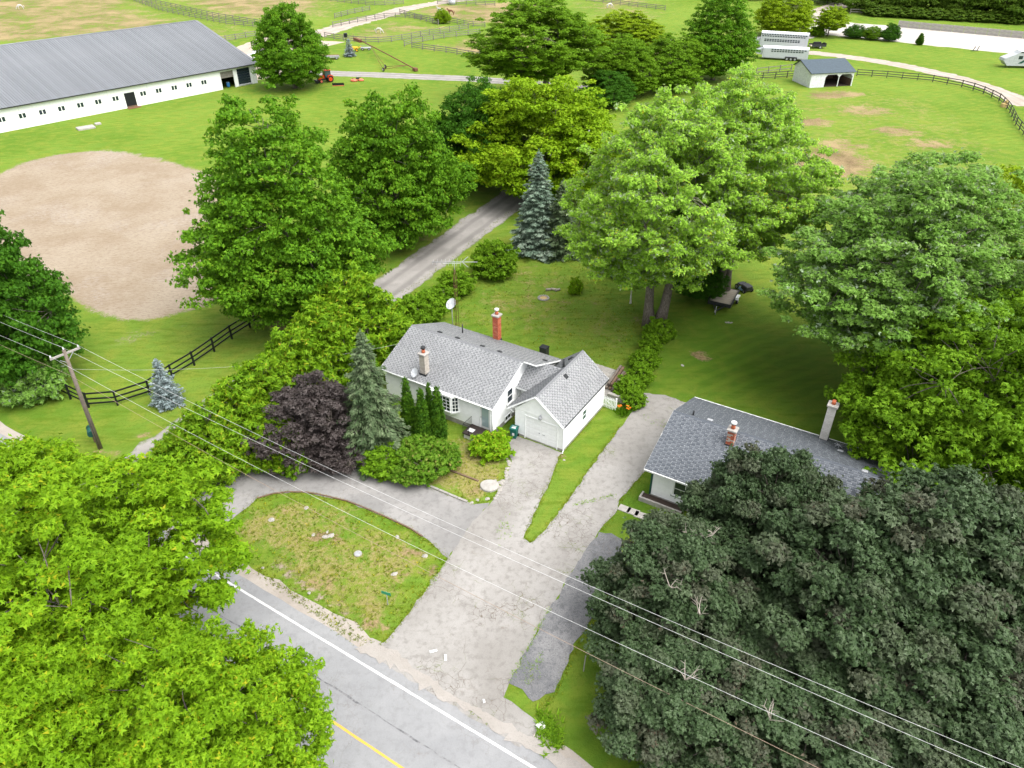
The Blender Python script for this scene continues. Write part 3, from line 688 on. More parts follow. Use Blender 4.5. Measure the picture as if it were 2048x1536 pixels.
shingles('shingle', roof, M['shingle_pale'], (gxl-.03, -.15, GZ-.02), (0,1,0), gl_.normalized(), 7.6, gl_.length+.04, .19, .145, 5)
m = MB()
for i in range(26):
    y = -.15+i*.292; m.prism([(gxm-.13, GRZ-.07), (gxm, GRZ+.05), (gxm+.13, GRZ-.07), (gxm, GRZ+.01)], y, y+.282, 'y')
recalc(m.build('garage_ridge_cap', M['shingle_pale'], roof))
m = MB()
for xe in (gxl, gxr): m.bar((xe, -.145, GZ-.10), (gxm, -.145, GRZ-.10), .04, .24, (0,1,0)); m.bar((xe, 7.45, GZ-.10), (gxm, 7.45, GRZ-.10), .03, .2, (0,1,0))
m.box(-4.6, -.04, -.03, -.004, 2.46, 2.56); m.build('garage_fascia', WP, house)
m = MB(); m.tube([(gxr+.06, -.1, GZ-.06), (gxr+.06, 7.4, GZ-.06)], .05, 8); m.build('garage_gutter', M['dark_metal'], house)
m = MB(); m.tube([(.045, -.06, 2.3), (.045, -.06, .15), (.1, -.3, .06)], .04, 8); m.tube([(-4.75,-.1,2.4),(-4.3,-.06,2.1)], .035, 6); m.build('downspout', WP, house)
gd = bpy.data.objects.new('garage_door', None); link(gd, house); gd.location = (-1.925, .05, 0); gd['label'] = 'white panelled garage door'
pm = MB(); pm.box(-1.36, 1.36, -.02, .03, 0, .50)
for k in range(4): pm.box(-1.26+k*.645, -1.26+k*.645+.56, -.032, -.02, .07, .43)
pmm = pm.mesh('door_panel', WP)
for k in range(4): child('door_panel', pmm, gd, (0, 0, .09+k*.513))
m = MB(); m.box(-1.46,-1.36,-.09,.02,0,2.2); m.box(1.36,1.46,-.09,.02,0,2.2); m.box(-1.36,1.36,-.09,.02,2.12,2.2); m.build('door_trim', WP, gd)
m = MB(); m.box(-.2,-.1,-.05,-.02,.86,.95); m.box(.12,.34,-.05,-.02,.84,.9); m.build('door_handle', M['steel'], gd)
MB().box(-1.36,1.36,-.06,.04,.0,.085).build('threshold', M['concrete'], gd)
m = MB(); m.tube([(-1.95,-.03,2.72),(-1.95,-.16,2.74),(-1.95,-.16,2.6)], .025, 6); m.tube([(-1.95,-.16,2.64),(-1.95,-.16,2.4),(-1.95,-.16,2.34)], [.1,.13,.06], 10)
m.build('garage_lamp', M['steel'], house)
roof_vent(house, (gxm+.42, 3.75, GRZ-.42*.79+.02), (0,1,0)).rotation_euler = (0, R(38), 0)
roof_vent(house, (gxm-.5, 6.3, GRZ-.5*.79+.02), (0,1,0)).rotation_euler = (0, R(-38), 0)
MB().tube([(-2.66, 4.7, 3.9), (-2.66, 4.7, 4.85)], .09, 10).build('stove_pipe', M['dark_metal'], house)
window(house, WP, (.022, 3.3, 1.42), (0,1,0), (1,0,0), .62, .95, 1, 2, 'garage_window', .06, 'glass_blue')

# ---------------------------------------------------------------- neighbour's house
NO = (9.627, 39.235, 0.0)
nb = thing('neighbour_house', 'white house with dark slate grey shingle roof beside the purple maples', 'house', NO, R(-31.2))
nfe, nbe, nrz, nez, nry, nlx, nL = -.52, 9.2, 4.60, 2.82, 4.32, -.42, 15.2
m = MB(); m.box(0, 14.2, .0, 8.7, 0, 2.8); m.prism([(0,2.78),(8.7,2.78),(nry,nrz-.16)], 0, 14.2, 'x'); recalc(m.build('wall', WP, nb))
m = MB(); laps(m, (0,0,0), (1,0,0), (0,-1,0), (.35,2.78), lambda z: 0, lambda z: 14.2, .16); m.build('siding', WP, nb)
MB().box(-.03, 14.23, -.03, 8.73, -.05, .34).build('foundation', M['concrete'], nb)
m = MB(); m.box(-.035,.09,-.055,.03,.3,2.75); m.box(-.2,14.3,-.07,-.03,2.62,2.76); m.build('green_trim', M['dark_green_trim'], nb)
nroof = bpy.data.objects.new('roof', None); link(nroof, nb)
nsf = Vector((0, nry-nfe, nrz-nez)); nsb = Vector((0, nry-nbe, nrz-nez))
roof_slab('front_slope', nroof, WP, (nlx, nfe, nez), (1,0,0), nsf.normalized(), nL, nsf.length)
roof_slab('back_slope', nroof, WP, (nlx, nbe, nez), (1,0,0), nsb.normalized(), nL, nsb.length)
shingles('shingle', nroof, M['shingle_dark'], (nlx-.02, nfe-.03, nez), (1,0,0), nsf.normalized(), nL+.04, nsf.length+.03, .30, .165, 6)
shingles('shingle', nroof, M['shingle_dark'], (nlx-.02, nbe+.03, nez), (1,0,0), nsb.normalized(), nL+.04, nsb.length+.03, .30, .165, 7)
m = MB()
for i in range(51):
    x = nlx+i*.3; m.prism([(nry-.14, nrz-.04), (nry, nrz+.045), (nry+.14, nrz-.04), (nry, nrz+.01)], x, x+.29, 'x')
recalc(m.build('ridge_cap', M['shingle_dark'], nroof))
m = MB(); m.box(nlx, nlx+nL, nfe-.14, nfe-.01, nez-.12, nez-.01); m.box(nlx, nlx+nL, nbe+.01, nbe+.16, nez-.12, nez-.01)
for ye in (nfe, nbe): m.bar((nlx-.02, ye, nez-.1), (nlx-.02, nry, nrz-.1), .03, .2)
m.build('gutter', M['white_dull'], nb)
window(nb, WP, (2.45, -.012, 1.62), (1,0,0), (0,-1,0), 1.55, 1.15, 2, 2, 'window', .09)
MB().box(1.5, 3.4, -.09, -.024, .88, .955).build('window_box', M['dark_green_trim'], nb)
window(nb, WP, (6.5, -.012, 1.62), (1,0,0), (0,-1,0), 1.55, 1.15, 2, 2, 'window', .09)
brick_chimney(nb, (4.05, 3.3), .5, .5, 3.9, 5.35, brick_mix, M['mortar'], M['pale_stone'], label='short red brick chimney with pale cap', seed=3, top='white_dull', blen=.25)
brick_chimney(nb, (9.25, 8.9), .55, .55, 2.75, 5.85, brick_white, M['mortar'], M['pale_stone'], label='tall whitewashed chimney at the rear eave', seed=4, course=.14, blen=.3)
for x, y in ((2.1, 4.75), (10.6, 7.2), (12.4, 4.4)): roof_vent(nb, (x, y, nrz-abs(y-nry)*.37), (0,1,-.3), 'steel')
MB().tube([(.9, 4.7, 4.4), (.9, 4.7, 4.85)], .07, 8, True).build('vent_pipe', M['dark_metal'], nb)
m = MB()
for a in range(4):
    q = a*math.pi/4; m.tube([(10.4-.35*math.cos(q), 8.0-.35*math.sin(q), 3.45), (10.4+.35*math.cos(q), 8.0+.35*math.sin(q), 3.45)], .02, 5)
m.tube([(10.4,8,3.2),(10.4,8,3.5)], .02, 5); m.build('roof_aerial', M['steel'], nb)
m = MB(); m.box(-.5,2.6,-.75,-.62,0,.35); m.box(-.5,-.38,-.62,-.05,0,.35); pl = m.build('planter_edge', M['pale_stone'], nb)
MB().box(-.38,2.6,-.62,-.06,.0,.26).build('planter_soil', M['interior_dark'], nb)

# ---------------------------------------------------------------- long white barn
BO = (-53.9, 167.6, 0.0); BYAW = R(48.6)
barn = thing('barn', 'long white riding barn with ribbed grey metal roof', 'barn', BO, BYAW)
BL, BHW, BE, BR = 92.0, 21.6, 4.0, 9.9
ops = [(-8.15, -5.25, .0, 3.35), (-4.4, -1.45, .3, 3.4)]; dx0, dx1, dz1 = -28.2, -26.2, 2.65
wx = [-49.4,-46.1,-42.8,-39.6,-36.3,-33.1,-29.9,-24.6,-21.5,-18.3,-15.2,-12.0] + [-52.7-3.25*k for k in range(8)]
m = MB(); cuts = [-BL, dx0, dx1] + [ops[0][0], ops[0][1], ops[1][0], ops[1][1]] + [0]
m.box(-BL, dx0, 0, .2, -.5, BE); m.box(dx0, dx1, 0, .2, dz1, BE); m.box(dx1, ops[0][0], 0, .2, -.5, BE); m.box(ops[0][0], ops[0][1], 0, .2, ops[0][3], BE)
m.box(ops[0][1], ops[1][0], 0, .2, -.5, BE); m.box(ops[1][0], ops[1][1], 0, .2, ops[1][3], BE); m.box(ops[1][0], ops[1][1], 0, .2, -.5, ops[1][2]); m.box(ops[1][1], 0, 0, .2, -.5, BE)
m.box(-.2, 0, .2, 2*BHW, -.5, BE); m.box(-BL, -BL+.2, .2, 2*BHW, -.5, BE); m.box(-BL+.2, -.2, 2*BHW-.2, 2*BHW, -.5, BE)
m.prism([(0,BE),(2*BHW,BE),(BHW,BR-.1)], -.2, 0, 'x'); m.prism([(0,BE),(2*BHW,BE),(BHW,BR-.1)], -BL, -BL+.2, 'x')
recalc(m.build('wall', M['white_barn'], barn))
for k in range(13): MB().box(-BL+k*7.6, -BL+k*7.6+.05, -.02, -.003, 0, BE-.1).build('wall_batten', M['white_dull'], barn)
for nm_, k_ in (('metal_roof', 1.0), ('metal_roof_b', .94), ('metal_roof_c', 1.05)):
    t = NT(nm_); p = t.obj()
    c = t.mix(t.step(t.noise(.25, 4, .6, t.scale(p, (1,.2,1))), .3, .7), tuple(x*k_ for x in (.155,.165,.18)), tuple(x*k_ for x in (.205,.215,.23)))
    c = t.mix(t.math('MULTIPLY', t.step(t.noise(2, 4, .7, t.scale(p, (3,.3,1))), .5, .8), .3), c, (.12,.125,.135))
    M[nm_] = t.done(c, .5, .4, .1, None)
broof = bpy.data.objects.new('roof', None); link(broof, barn)
bs = Vector((0, BHW+.5, BR-BE+.15)); bl = bs.length; ang = math.atan2(bs.z, bs.y)
pw = .92; mb = MB(); mb.box(0, pw-.004, 0, bl, -.05, .0)
for q in (.02, .45): mb.prism([(q, .0), (q+.04, .09), (q+.10, .09), (q+.14, .0)], 0, bl, 'y')
pmes = [mb.mesh('roof_panel', M[q]) for q in ('metal_roof', 'metal_roof_b', 'metal_roof_c')]
for i in range(int(BL/pw)+1): child('roof_panel', pmes[(i*7+i//3) % 3], broof, (-BL-.1+i*pw, -.5, BE-.13), (ang, 0, 0))
roof_slab('back_slope', broof, M['metal_roof'], (-BL-.1, 2*BHW+.5, BE-.13), (1,0,0), Vector((0,-BHW-.5,BR-BE+.15)).normalized(), BL+.5, bl)
MB().box(-BL, .35, -.62, -.5, BE-.28, BE-.11).build('gutter', M['dark_metal'], barn)
m = MB(); m.bar((.32,-.5,BE-.2),(.32,BHW,BR-.05),.06,.3); m.build('rake_trim', M['steel'], barn)
MB().tube([(-BL, BHW, BR+.03), (.3, BHW, BR+.03)], .16, 6).build('ridge_cap', M['metal_roof'], barn)
pane = MB().box(-.24,.24,-.03,.02,-.38,.38).mesh('pane', M['glass'])
frm = MB(); frm.box(-.62,.62,-.045,.0,.38,.46); frm.box(-.62,.62,-.045,.0,-.46,-.38); frm.box(-.62,-.55,-.045,0,-.38,.38); frm.box(.55,.62,-.045,0,-.38,.38); frm.box(-.06,.06,-.045,0,-.38,.38)
frmm = frm.mesh('frame', WP)
for x in wx:
    e = bpy.data.objects.new('window', None); link(e, barn); e.location = (x, 0, 2.05)
    child('frame', frmm, e); child('pane', pane, e, (-.3,0,0)); child('pane', pane, e, (.3,0,0))
bd = bpy.data.objects.new('door', None); link(bd, barn); bd.location = ((dx0+dx1)/2, 0, 0); bd['label'] = 'dark stable door with brown foot'
MB().box(-1.0,1.0,.05,.12,-.2,dz1).build('door_leaf', M['black_paint'], bd); MB().box(-.98,.98,.03,.05,-.1,.3).build('kick_board', M['old_wood'], bd)
for q, (a, b, z0_, z1_) in enumerate(ops):
    e = bpy.data.objects.new('overhead_door', None); link(e, barn); e.location = (a, 0, 0)
    if q == 0:
        for k in range(3): MB().box(.02, b-a-.02, .08, .13, z1_-.42*(k+1), z1_-.42*k-.03).build('door_panel', M['fence_grey'], e)
    else:
        for k in range(6): MB().box(.02, b-a-.02, .08, .13, z0_+.5*k, z0_+.5*k+.47).build('door_panel', M['glass'], e)
MB().box(ops[1][0]-.1, ops[1][1]+.1, -.12, -.02, .12, .28).build('sill_beam', M['steel'], barn)
bt = thing('blue_barrel', 'blue barrel just inside the open barn bay', 'barrel', (0,0,0)); bt.location = Matrix.Translation(BO) @ Matrix.Rotation(BYAW,4,'Z') @ Vector((-6.2, 1.2, 0))
m = MB(); m.tube([(0,0,0),(0,0,.3),(0,0,.6),(0,0,.95)], [.32,.36,.36,.32], 14); m.build('drum', M['blue'], bt); MB().tube([(0,0,.95),(0,0,1.0)], [.34,.34], 14).build('lid', M['blue_pale'], bt)

# ---------------------------------------------------------------- horse shelter in the right paddock
SO = (61.5, 163.0, 0.0); sh = thing('horse_shelter', 'small white run-in shed with blue grey roof and two open bays', 'shed', SO, R(11.0))
SW, SD, SE, SR, SRY = 9.6, 7.0, 2.95, 4.55, 4.9
m = MB(); SWm = M['shelter_white']
def vboards(mb, p0, d, n_, W_, ztop, step=.3, z0=0.0):
    k = int(W_/step)
    for i in range(k):
        a, b = i*step+.008, (i+1)*step-.008
        q = [np.array(p0)+np.array(d)*a, np.array(p0)+np.array(d)*b]
        th = .025+.012*((i*7) % 3); nn = np.array(n_)*th
        z1a, z1b = ztop(a), ztop(b)
        V = [q[0], q[1], q[1]+nn, q[0]+nn]; V = [(*v[:2], z0) for v in V] + [(*V[0][:2], z1a), (*V[1][:2], z1b), (*V[2][:2], z1b), (*V[3][:2], z1a)]
        yield V
def add_boards(parent, gen):
    for V in gen:
        o = MB().add(V, [(0,3,2,1),(4,5,6,7),(0,1,5,4),(1,2,6,5),(2,3,7,6),(3,0,4,7)]); recalc(o.build('board', SWm, parent))
m.box(0, .08, .06, SD, 0, SE-.3); m.box(SW-.08, SW, .06, SD, 0, SE-.3); m.box(.08, SW-.08, SD-.08, SD, 0, SE-.3); m.box(0, 3.1, .0, .06, 0, SE-.1)
m.prism([(0,SE-.3),(SD,SE-.3),(SD,3.3),(SRY,SR-.15),(0,SE-.1)], 0.0, .08, 'x'); m.prism([(0,SE-.3),(SD,SE-.3),(SD,3.3),(SRY,SR-.15),(0,SE-.1)], SW-.08, SW, 'x')
recalc(m.build('wall', SWm, sh))
def gz(a): return (SE-.1)+(SR-.15-SE+.1)*a/SRY if a < SRY else (SR-.15)+(3.3-SR+.15)*(a-SRY)/(SD-SRY)
add_boards(sh, vboards(None, (0,0), (0,1), (-1,0), SD, gz, .35)); add_boards(sh, vboards(None, (0,0), (1,0), (0,-1), 3.1, lambda a: SE-.1, .31))
m = MB(); m.box(3.1, 3.25, 0, .15, 0, SE-.1); m.box(6.25, 6.4, 0, .15, 0, SE-.1); m.box(SW-.2, SW+.01, -.02, .15, 0, SE-.1); m.box(3.1, SW, -.01, .14, SE-.55, SE-.08)
for x, d in ((3.25,1),(6.25,-1),(6.4,1),(SW-.2,-1)): m.prism([(x,SE-.56),(x+d*.5,SE-.56),(x,SE-1.05)], .01, .12, 'y')
recalc(m.build('bay_posts', SWm, sh))
MB().box(.1, SW-.1, .15, SD-.1, .005, .03).build('dirt_floor', M['interior_dark'], sh)
m = MB(); m.box(.085, .12, .1, SD-.1, .0, 2.5); m.box(.12, SW-.1, SD-.13, SD-.09, 0, 2.5); m.box(SW-.12,SW-.085,.16,SD-.13,0,1.3); m.build('inner_lining', M['old_wood'], sh)
plain('shelter_roof', (.062,.085,.105), .75)
for nm, y0, z0, y1, z1 in (('front_slope', -.35, SE-.12, SRY, SR), ('back_slope', SD+.3, 3.2, SRY, SR)):
    d = Vector((0, y1-y0, z1-z0)); roof_slab(nm, sh, M['shelter_roof'], (-.3, y0, z0), (1,0,0), d.normalized(), SW+.6, d.length, .12)
m = MB(); m.bar((-.31,-.35,SE-.2),(-.31,SRY,SR-.07),.04,.16); m.bar((-.31,SD+.3,3.12),(-.31,SRY,SR-.07),.04,.16); m.build('rake_trim', M['dark_metal'], sh)
# ---------------------------------------------------------------- foliage
def leaf_mat(name, dark, mid, light, accent=None, acc=.03, under=None, trans=.28, rough=.6, spec=.12, tint=None):
    t = NT(name); lr, cr = t.attr('leaf'), t.attr('clump')
    f = t.math('ADD', t.math('MULTIPLY', lr, .62), t.math('MULTIPLY', cr, .38))
    c = t.ramp(f, [(.12, dark), (.5, mid), (.88, light)])
    if accent: c = t.mix(t.step(t.math('ADD', t.math('MULTIPLY', lr, .8), t.math('MULTIPLY', cr, .2)), 1-acc*2.2, 1-acc), c, accent)
    if tint: c = t.mix(t.math('MULTIPLY', t.step(cr, .5, .85), .6), c, tint)
    if under:
        bf = t.n('ShaderNodeNewGeometry').outputs['Backfacing']; c = t.mix(t.math('MULTIPLY', bf, .8), c, under)
    m_ = t.done(c, rough, spec)
    tr = t.n('ShaderNodeBsdfTranslucent'); t.l(t.mix(1.0, c, (1.15,1.1,.55), 'MULTIPLY'), tr.inputs['Color'])
    mx = t.n('ShaderNodeMixShader'); mx.inputs[0].default_value = trans
    t.l(t.b.outputs[0], mx.inputs[1]); t.l(tr.outputs[0], mx.inputs[2]); t.l(mx.outputs[0], t.out.inputs['Surface'])
    M[name] = m_; return m_
leaf_mat('leaf_maple', (0.052,0.142,0.007), (0.103,0.245,0.010), (0.176,0.355,0.016), (.21,.25,.02), .04)
leaf_mat('leaf_maple_dark', (0.029,0.096,0.007), (0.051,0.155,0.009), (0.088,0.220,0.013))
leaf_mat('leaf_lime', (0.108,0.227,0.005), (0.177,0.332,0.009), (0.250,0.411,0.014), (.36,.37,.015), .05, None, .36)
leaf_mat('leaf_limemaple', (0.135,0.259,0.005), (0.212,0.360,0.008), (0.294,0.432,0.013), (.28,.27,.02), .04)
leaf_mat('leaf_silver', (0.156,0.306,0.024), (0.260,0.470,0.043), (0.370,0.595,0.083), (.42,.40,.02), .05, (.40,.47,.34), .34)
leaf_mat('leaf_silver_grey', (0.090,0.200,0.024), (0.158,0.305,0.044), (0.248,0.416,0.100), (.25,.33,.13), .05, (.36,.44,.33), .3)
leaf_mat('leaf_ash', (0.071,0.164,0.005), (0.124,0.249,0.009), (0.195,0.346,0.017), None)
leaf_mat('leaf_yellowgreen', (0.144,0.235,0.004), (0.222,0.345,0.008), (0.312,0.428,0.014), None)
leaf_mat('leaf_purple', (.023,.047,.015), (.052,.090,.034), (.100,.142,.072), (.15,.09,.05), .025, None, .15, .5, .2, (.070,.062,.048))
leaf_mat('leaf_bronze', (.032,.024,.023), (.062,.049,.047), (.105,.090,.085), None, .03, None, .12, .5, .2)
leaf_mat('leaf_cedar', (0.072,0.173,0.005), (0.132,0.261,0.008), (0.220,0.351,0.013), (.29,.28,.02), .06, None, .2)
leaf_mat('leaf_cedar_dark', (0.026,0.085,0.006), (0.053,0.137,0.008), (0.094,0.202,0.011))
leaf_mat('leaf_bluespruce', (0.115,0.156,0.155), (0.207,0.266,0.268), (0.367,0.437,0.455), None, .03, None, .05, .6, .2)
leaf_mat('leaf_bluegreen', (0.090,0.146,0.100), (0.170,0.242,0.173), (0.301,0.367,0.281), None, .03, None, .05, .6, .2)
leaf_mat('leaf_spruce', (0.042,0.075,0.030), (0.086,0.131,0.057), (0.156,0.200,0.106), None, .03, None, .05, .6, .2)
leaf_mat('leaf_shrub', (0.104,0.216,0.004), (0.171,0.336,0.007), (0.257,0.432,0.013), (.34,.33,.03), .1, None, .3)
leaf_mat('leaf_weed', (.08,.125,.006), (.14,.20,.01), (.25,.28,.02), (.40,.34,.01), .08)
leaf_mat('leaf_willow', (0.044,0.096,0.008), (0.077,0.144,0.011), (0.132,0.210,0.020))
t = NT('bark'); p = t.obj(); c = t.mix(t.step(t.noise(5, 5, .7, t.scale(p, (3,3,.6))), .35, .65), (.085,.07,.058), (.21,.185,.16))
M['bark'] = t.done(c, .95, .1, 0, t.bump(t.noise(9, 4, .7, t.scale(p, (3,3,.5))), .8, .04))
t = NT('bark_white'); p = t.obj(); c = t.mix(t.step(t.noise(4, 4, .7, t.scale(p, (1,1,5))), .55, .64), (.62,.6,.56), (.06,.05,.045)); M['bark_white'] = t.done(c, .8, .2)
plain('dead_wood', (.34,.30,.26), .95)

LEAFCOUNT = [0]
def unit(v): return v/np.maximum(np.linalg.norm(v, axis=-1, keepdims=True), 1e-9)
def leaves_obj(name, Pc, Nn, Ax, L, W_, leaf, clump, mat, parent, fold=.22, droop=.15):
    B = np.cross(Nn, Ax); L = L[:,None]; W_ = W_[:,None]
    v0 = Pc-Ax*L*.5-B*W_*.5; v1 = Pc-Ax*L*.4+B*W_*.5; v2 = Pc+Ax*L*.5-Nn*L*droop
    n_ = len(Pc); V = np.stack([v0, v2, v1], 1).reshape(-1, 3)
    F = np.arange(n_*3).reshape(-1, 3); LEAFCOUNT[0] += n_
    me = np_mesh(name, V, F, {'leaf': ('FLOAT', np.repeat(leaf, 3)), 'clump': ('FLOAT', np.repeat(clump, 3))})
    me.materials.append(mat); return link(bpy.data.objects.new(name, me), parent)
def rand_dirs(r_, n_):
    return unit(r_.randn(n_, 3))
def clump_leaves(r_, Cc, cr, nw, k, L, wr, up=.5, flat=.68, droop=.25, spread=.35, outc=None, cv=None, upright=0.0, hollow=.5):
    """whorls of k leaves spread over dome-shaped clumps Cc with radii cr"""
    m_ = len(Cc); per = np.maximum(3, (nw*(cr/np.mean(cr))**2).astype(int)); idx = np.repeat(np.arange(m_), per); n_ = len(idx)
    d = rand_dirs(r_, n_); d[:,2] = np.where(d[:,2] < -.15, -d[:,2]*.7, d[:,2]); d = unit(d)
    rho = hollow+(1-hollow)*r_.rand(n_)**.5; rho = np.where(r_.rand(n_) < .14, rho*1.45, rho)
    Q = Cc[idx]+d*rho[:,None]*cr[idx][:,None]*np.array([1,1,flat])
    Nw = unit(d*.55+np.array([0,0,1.0])*up+r_.randn(n_,3)*spread)
    T = unit(np.cross(Nw, r_.randn(n_,3))); Bn = np.cross(Nw, T)
    ph = r_.rand(n_)[:,None]*6.28+np.arange(k)[None]*6.2832/k+r_.randn(n_,k)*.25
    A = T[:,None]*np.cos(ph)[...,None]+Bn[:,None]*np.sin(ph)[...,None]
    A = unit(A-Nw[:,None]*droop*(.5+r_.rand(n_,k,1))+np.array([0,0,1.0])*upright)
    ll = L*(.55+.9*r_.rand(n_,k)); P_ = Q[:,None]+A*(ll*.55)[...,None]
    N2 = Nw[:,None]+r_.randn(n_,k,3)*.22; N2 = unit(N2-A*np.sum(N2*A, -1, keepdims=True))
    f = lambda a: a.reshape(-1, a.shape[-1])
    lr = np.clip(.5+.26*r_.randn(n_,k)+.12*r_.randn(n_,1), 0, 1).ravel()
    cvv = np.repeat((r_.rand(m_) if cv is None else cv)[idx], k)
    return f(P_), f(N2), f(A), ll.ravel(), (ll*wr).ravel(), lr, cvv
def poisson(r_, cand, mind, nmax):
    out = np.zeros((nmax, 3)); k = 0; w_ = np.array([1, 1, 1.4]); cw = cand*np.sqrt(w_)
    ow = np.zeros((nmax, 3)); m2 = mind*mind
    for i in range(len(cand)):
        if k >= nmax: break
        if k:
            q = ow[:k]-cw[i]
            if np.einsum('ij,ij->i', q, q).min() < m2: continue
        out[k] = cand[i]; ow[k] = cw[i]; k += 1
    return out[:k].copy()
def branch_pts(a, b, r_, sag=.15, k=4):
    a, b = np.array(a, float), np.array(b, float); L = np.linalg.norm(b-a)
    ts = np.linspace(0, 1, k); mid = (1-ts)*ts*4
    j = r_.randn(3)*.06*L
    return [tuple(a+(b-a)*t_+(j+np.array([0,0,sag*L]))*m_) for t_, m_ in zip(ts, mid)]

SP = dict(  # leaf material, clump radius, whorls per clump, leaves per whorl, leaf length, width ratio, up, droop
    maple=('leaf_maple', 1.15, 92, 5, .195, .88, .42, .28),
    lime=('leaf_lime', .95, 120, 5, .17, .6, .45, .25),
    silver=('leaf_silver', .85, 74, 4, .17, .78, .45, .3),
    ash=('leaf_ash', .95, 86, 5, .185, .7, .42, .25),
    purple=('leaf_purple', .95, 74, 6, .155, .78, .6, .35), bronze=('leaf_bronze', .55, 66, 4, .13, .65, .4, .2),
    shrub=('leaf_shrub', .42, 60, 4, .13, .8, .6, .2), hedge=('leaf_ash', .45, 62, 4, .135, .8, .5, .2),
    cedar=('leaf_cedar', .50, 70, 4, .19, .55, .15, -.1), cedardark=('leaf_cedar_dark', .32, 60, 4, .12, .45, .1, -.2),
    willow=('leaf_willow', 1.3, 60, 4, .4, .5, .3, .4))
TPL = {}
def template(key, sp, h, r, cb=.25, seed=0, dens=1.0, cone=.25, lobes=7, lobe=.28, trunk_r=None, lsc=1.0, csc=1.0, squash=1.0, gaps=0, limbs=9, fork=None, widest=.42, nmax=700, ncand=6000, boughs=True, bsp=.74):
    """crown and trunk meshes of one tree form: tapered trunk and limbs carrying separate leaf clumps"""
    r_ = np.random.RandomState(seed); mat, cr0, nw, k, L, wr, up, droop = SP[sp]
    cr0 *= csc; L *= lsc; lean = (0, 0)
    z0 = h*cb; ch = h-z0-.45*cr0; r_full = r; r = max(.35*r, r-(.9 if boughs else .6)*cr0)
    ld = rand_dirs(r_, lobes); ld[:,2] *= .7; ld = unit(ld); la = lobe*(.4+r_.rand(lobes))
    n_ = ncand; d = rand_dirs(r_, n_); rho = .30+.70*r_.rand(n_)**.42
    env = 1-lobe*.45+np.max(np.clip((d@ld.T-.55)/.45, 0, 1)*la[None], 1)
    zz = np.where(d[:,2] > 0, widest+(1-widest)*d[:,2]*rho*np.clip(env, .6, 1.08), widest+widest*d[:,2]*rho)
    rad = r*env*rho*(1-cone*np.clip((zz-widest)/(1-widest), 0, 1))
    P_ = np.stack([d[:,0]*rad+lean[0]*zz, d[:,1]*rad*squash+lean[1]*zz, z0+ch*np.clip(zz, 0, 1)-cr0*.5], 1)
    if gaps:
        keep = np.ones(n_, bool)
        for g_ in range(int(gaps)):
            gdir = rand_dirs(r_, 1)[0]; gdir[2] = abs(gdir[2])*.6; gdir /= np.linalg.norm(gdir)
            keep &= ~((d@gdir > .93) & (rho > .45))
        P_ = P_[keep]
    if boughs:     # loose groups of clumps with gaps between them
        bR = cr0*1.7; Bc = poisson(r_, P_, bR*bsp, 600)
        per = max(3, int(nmax/len(Bc))); bi = np.repeat(np.arange(len(Bc)), per); nb = len(bi)
        out = unit(Bc*np.array([1,1,0])/r+np.array([0,0,.001])); brs = bR*(.65+.7*r_.rand(len(Bc)))
        dd = rand_dirs(r_, nb); dd[:,2] = np.abs(dd[:,2])*1.0-.3; dd = unit(dd+out[bi]*.5)
        Cc = Bc[bi]+dd*(brs[bi]*(.25+.85*r_.rand(nb)))[:,None]*np.array([1,1,.95]); Cc[:,2] = np.maximum(Cc[:,2], .15)
        cr = cr0*(.45+.55*r_.rand(nb)); bt_ = r_.rand(len(Bc)); ctone = np.clip(.55*bt_[bi]+.45*r_.rand(nb), 0, 1); hol = .1
    else:
        Bc = Cc = poisson(r_, P_, cr0*.9, int(nmax)); cr = cr0*(.7+.6*r_.rand(len(Cc))); ctone = r_.rand(len(Cc)); hol = .35
    a = clump_leaves(r_, Cc, cr, nw*dens, k, L, wr, up, .68, droop, .48, cv=ctone, hollow=hol)
    ob = leaves_obj('crown', *a, M[mat], None); cme = ob.data; bpy.data.objects.remove(ob)
    # trunk and limbs
    tr = trunk_r or max(.06, h*.021); m = MB()
    top = np.array([lean[0]*.5, lean[1]*.5, z0+ch*.62])
    stems = fork or [((0,0), top)]
    nodes = []
    for (bx, by), tp in stems:
        tp = np.array(tp, float); ts = np.linspace(0, 1, 7)
        pts = [np.array([bx, by, -.05])+(tp-np.array([bx, by, 0]))*t_+np.array([*(r_.randn(2)*.012*h), 0])*math.sin(math.pi*t_) for t_ in ts]
        m.tube([tuple(q) for q in pts], [tr*(1.45 if t_ == 0 else 1)*(1-.8*t_) for t_ in ts], 9)
        nodes += [(q, tr*(1-.8*t_)) for q, t_ in zip(pts[2:], ts[2:])]
    sel = poisson(r_, Bc[r_.permutation(len(Bc))], r*.62, limbs) if limbs else []
    for c in sel:
        s_ = min(nodes[:], key=lambda q: np.linalg.norm(q[0]-c)+(2.0 if q[0][2] > c[2] else 0)); pts = branch_pts(s_[0], c, r_, .1, 6)
        r0 = s_[1]*.6; m.tube(pts, [max(.02, r0*(1-.85*i/5)) for i in range(6)], 6)
        nodes += [(np.array(q), r0*(1-.85*i/5)) for i, q in enumerate(pts) if i > 1]
    NP = np.array([q[0] for q in nodes])
    for c in Bc[:200]:
        i = np.argmin(np.sum((NP-c)**2, 1)+np.where(NP[:,2] > c[2]+.3, 4.0, 0)); a_ = NP[i]
        m.tube(branch_pts(a_, c, r_, .06, 4), [min(nodes[i][1]*.6, .07), .035, .025, .012], 4, False)
    TPL[key] = (cme, m.mesh('trunk', M['bark']), h, r_full)
def dress(o, mat):
    if mat is not None: o.material_slots[0].link = 'OBJECT'; o.material_slots[0].material = mat
    return o
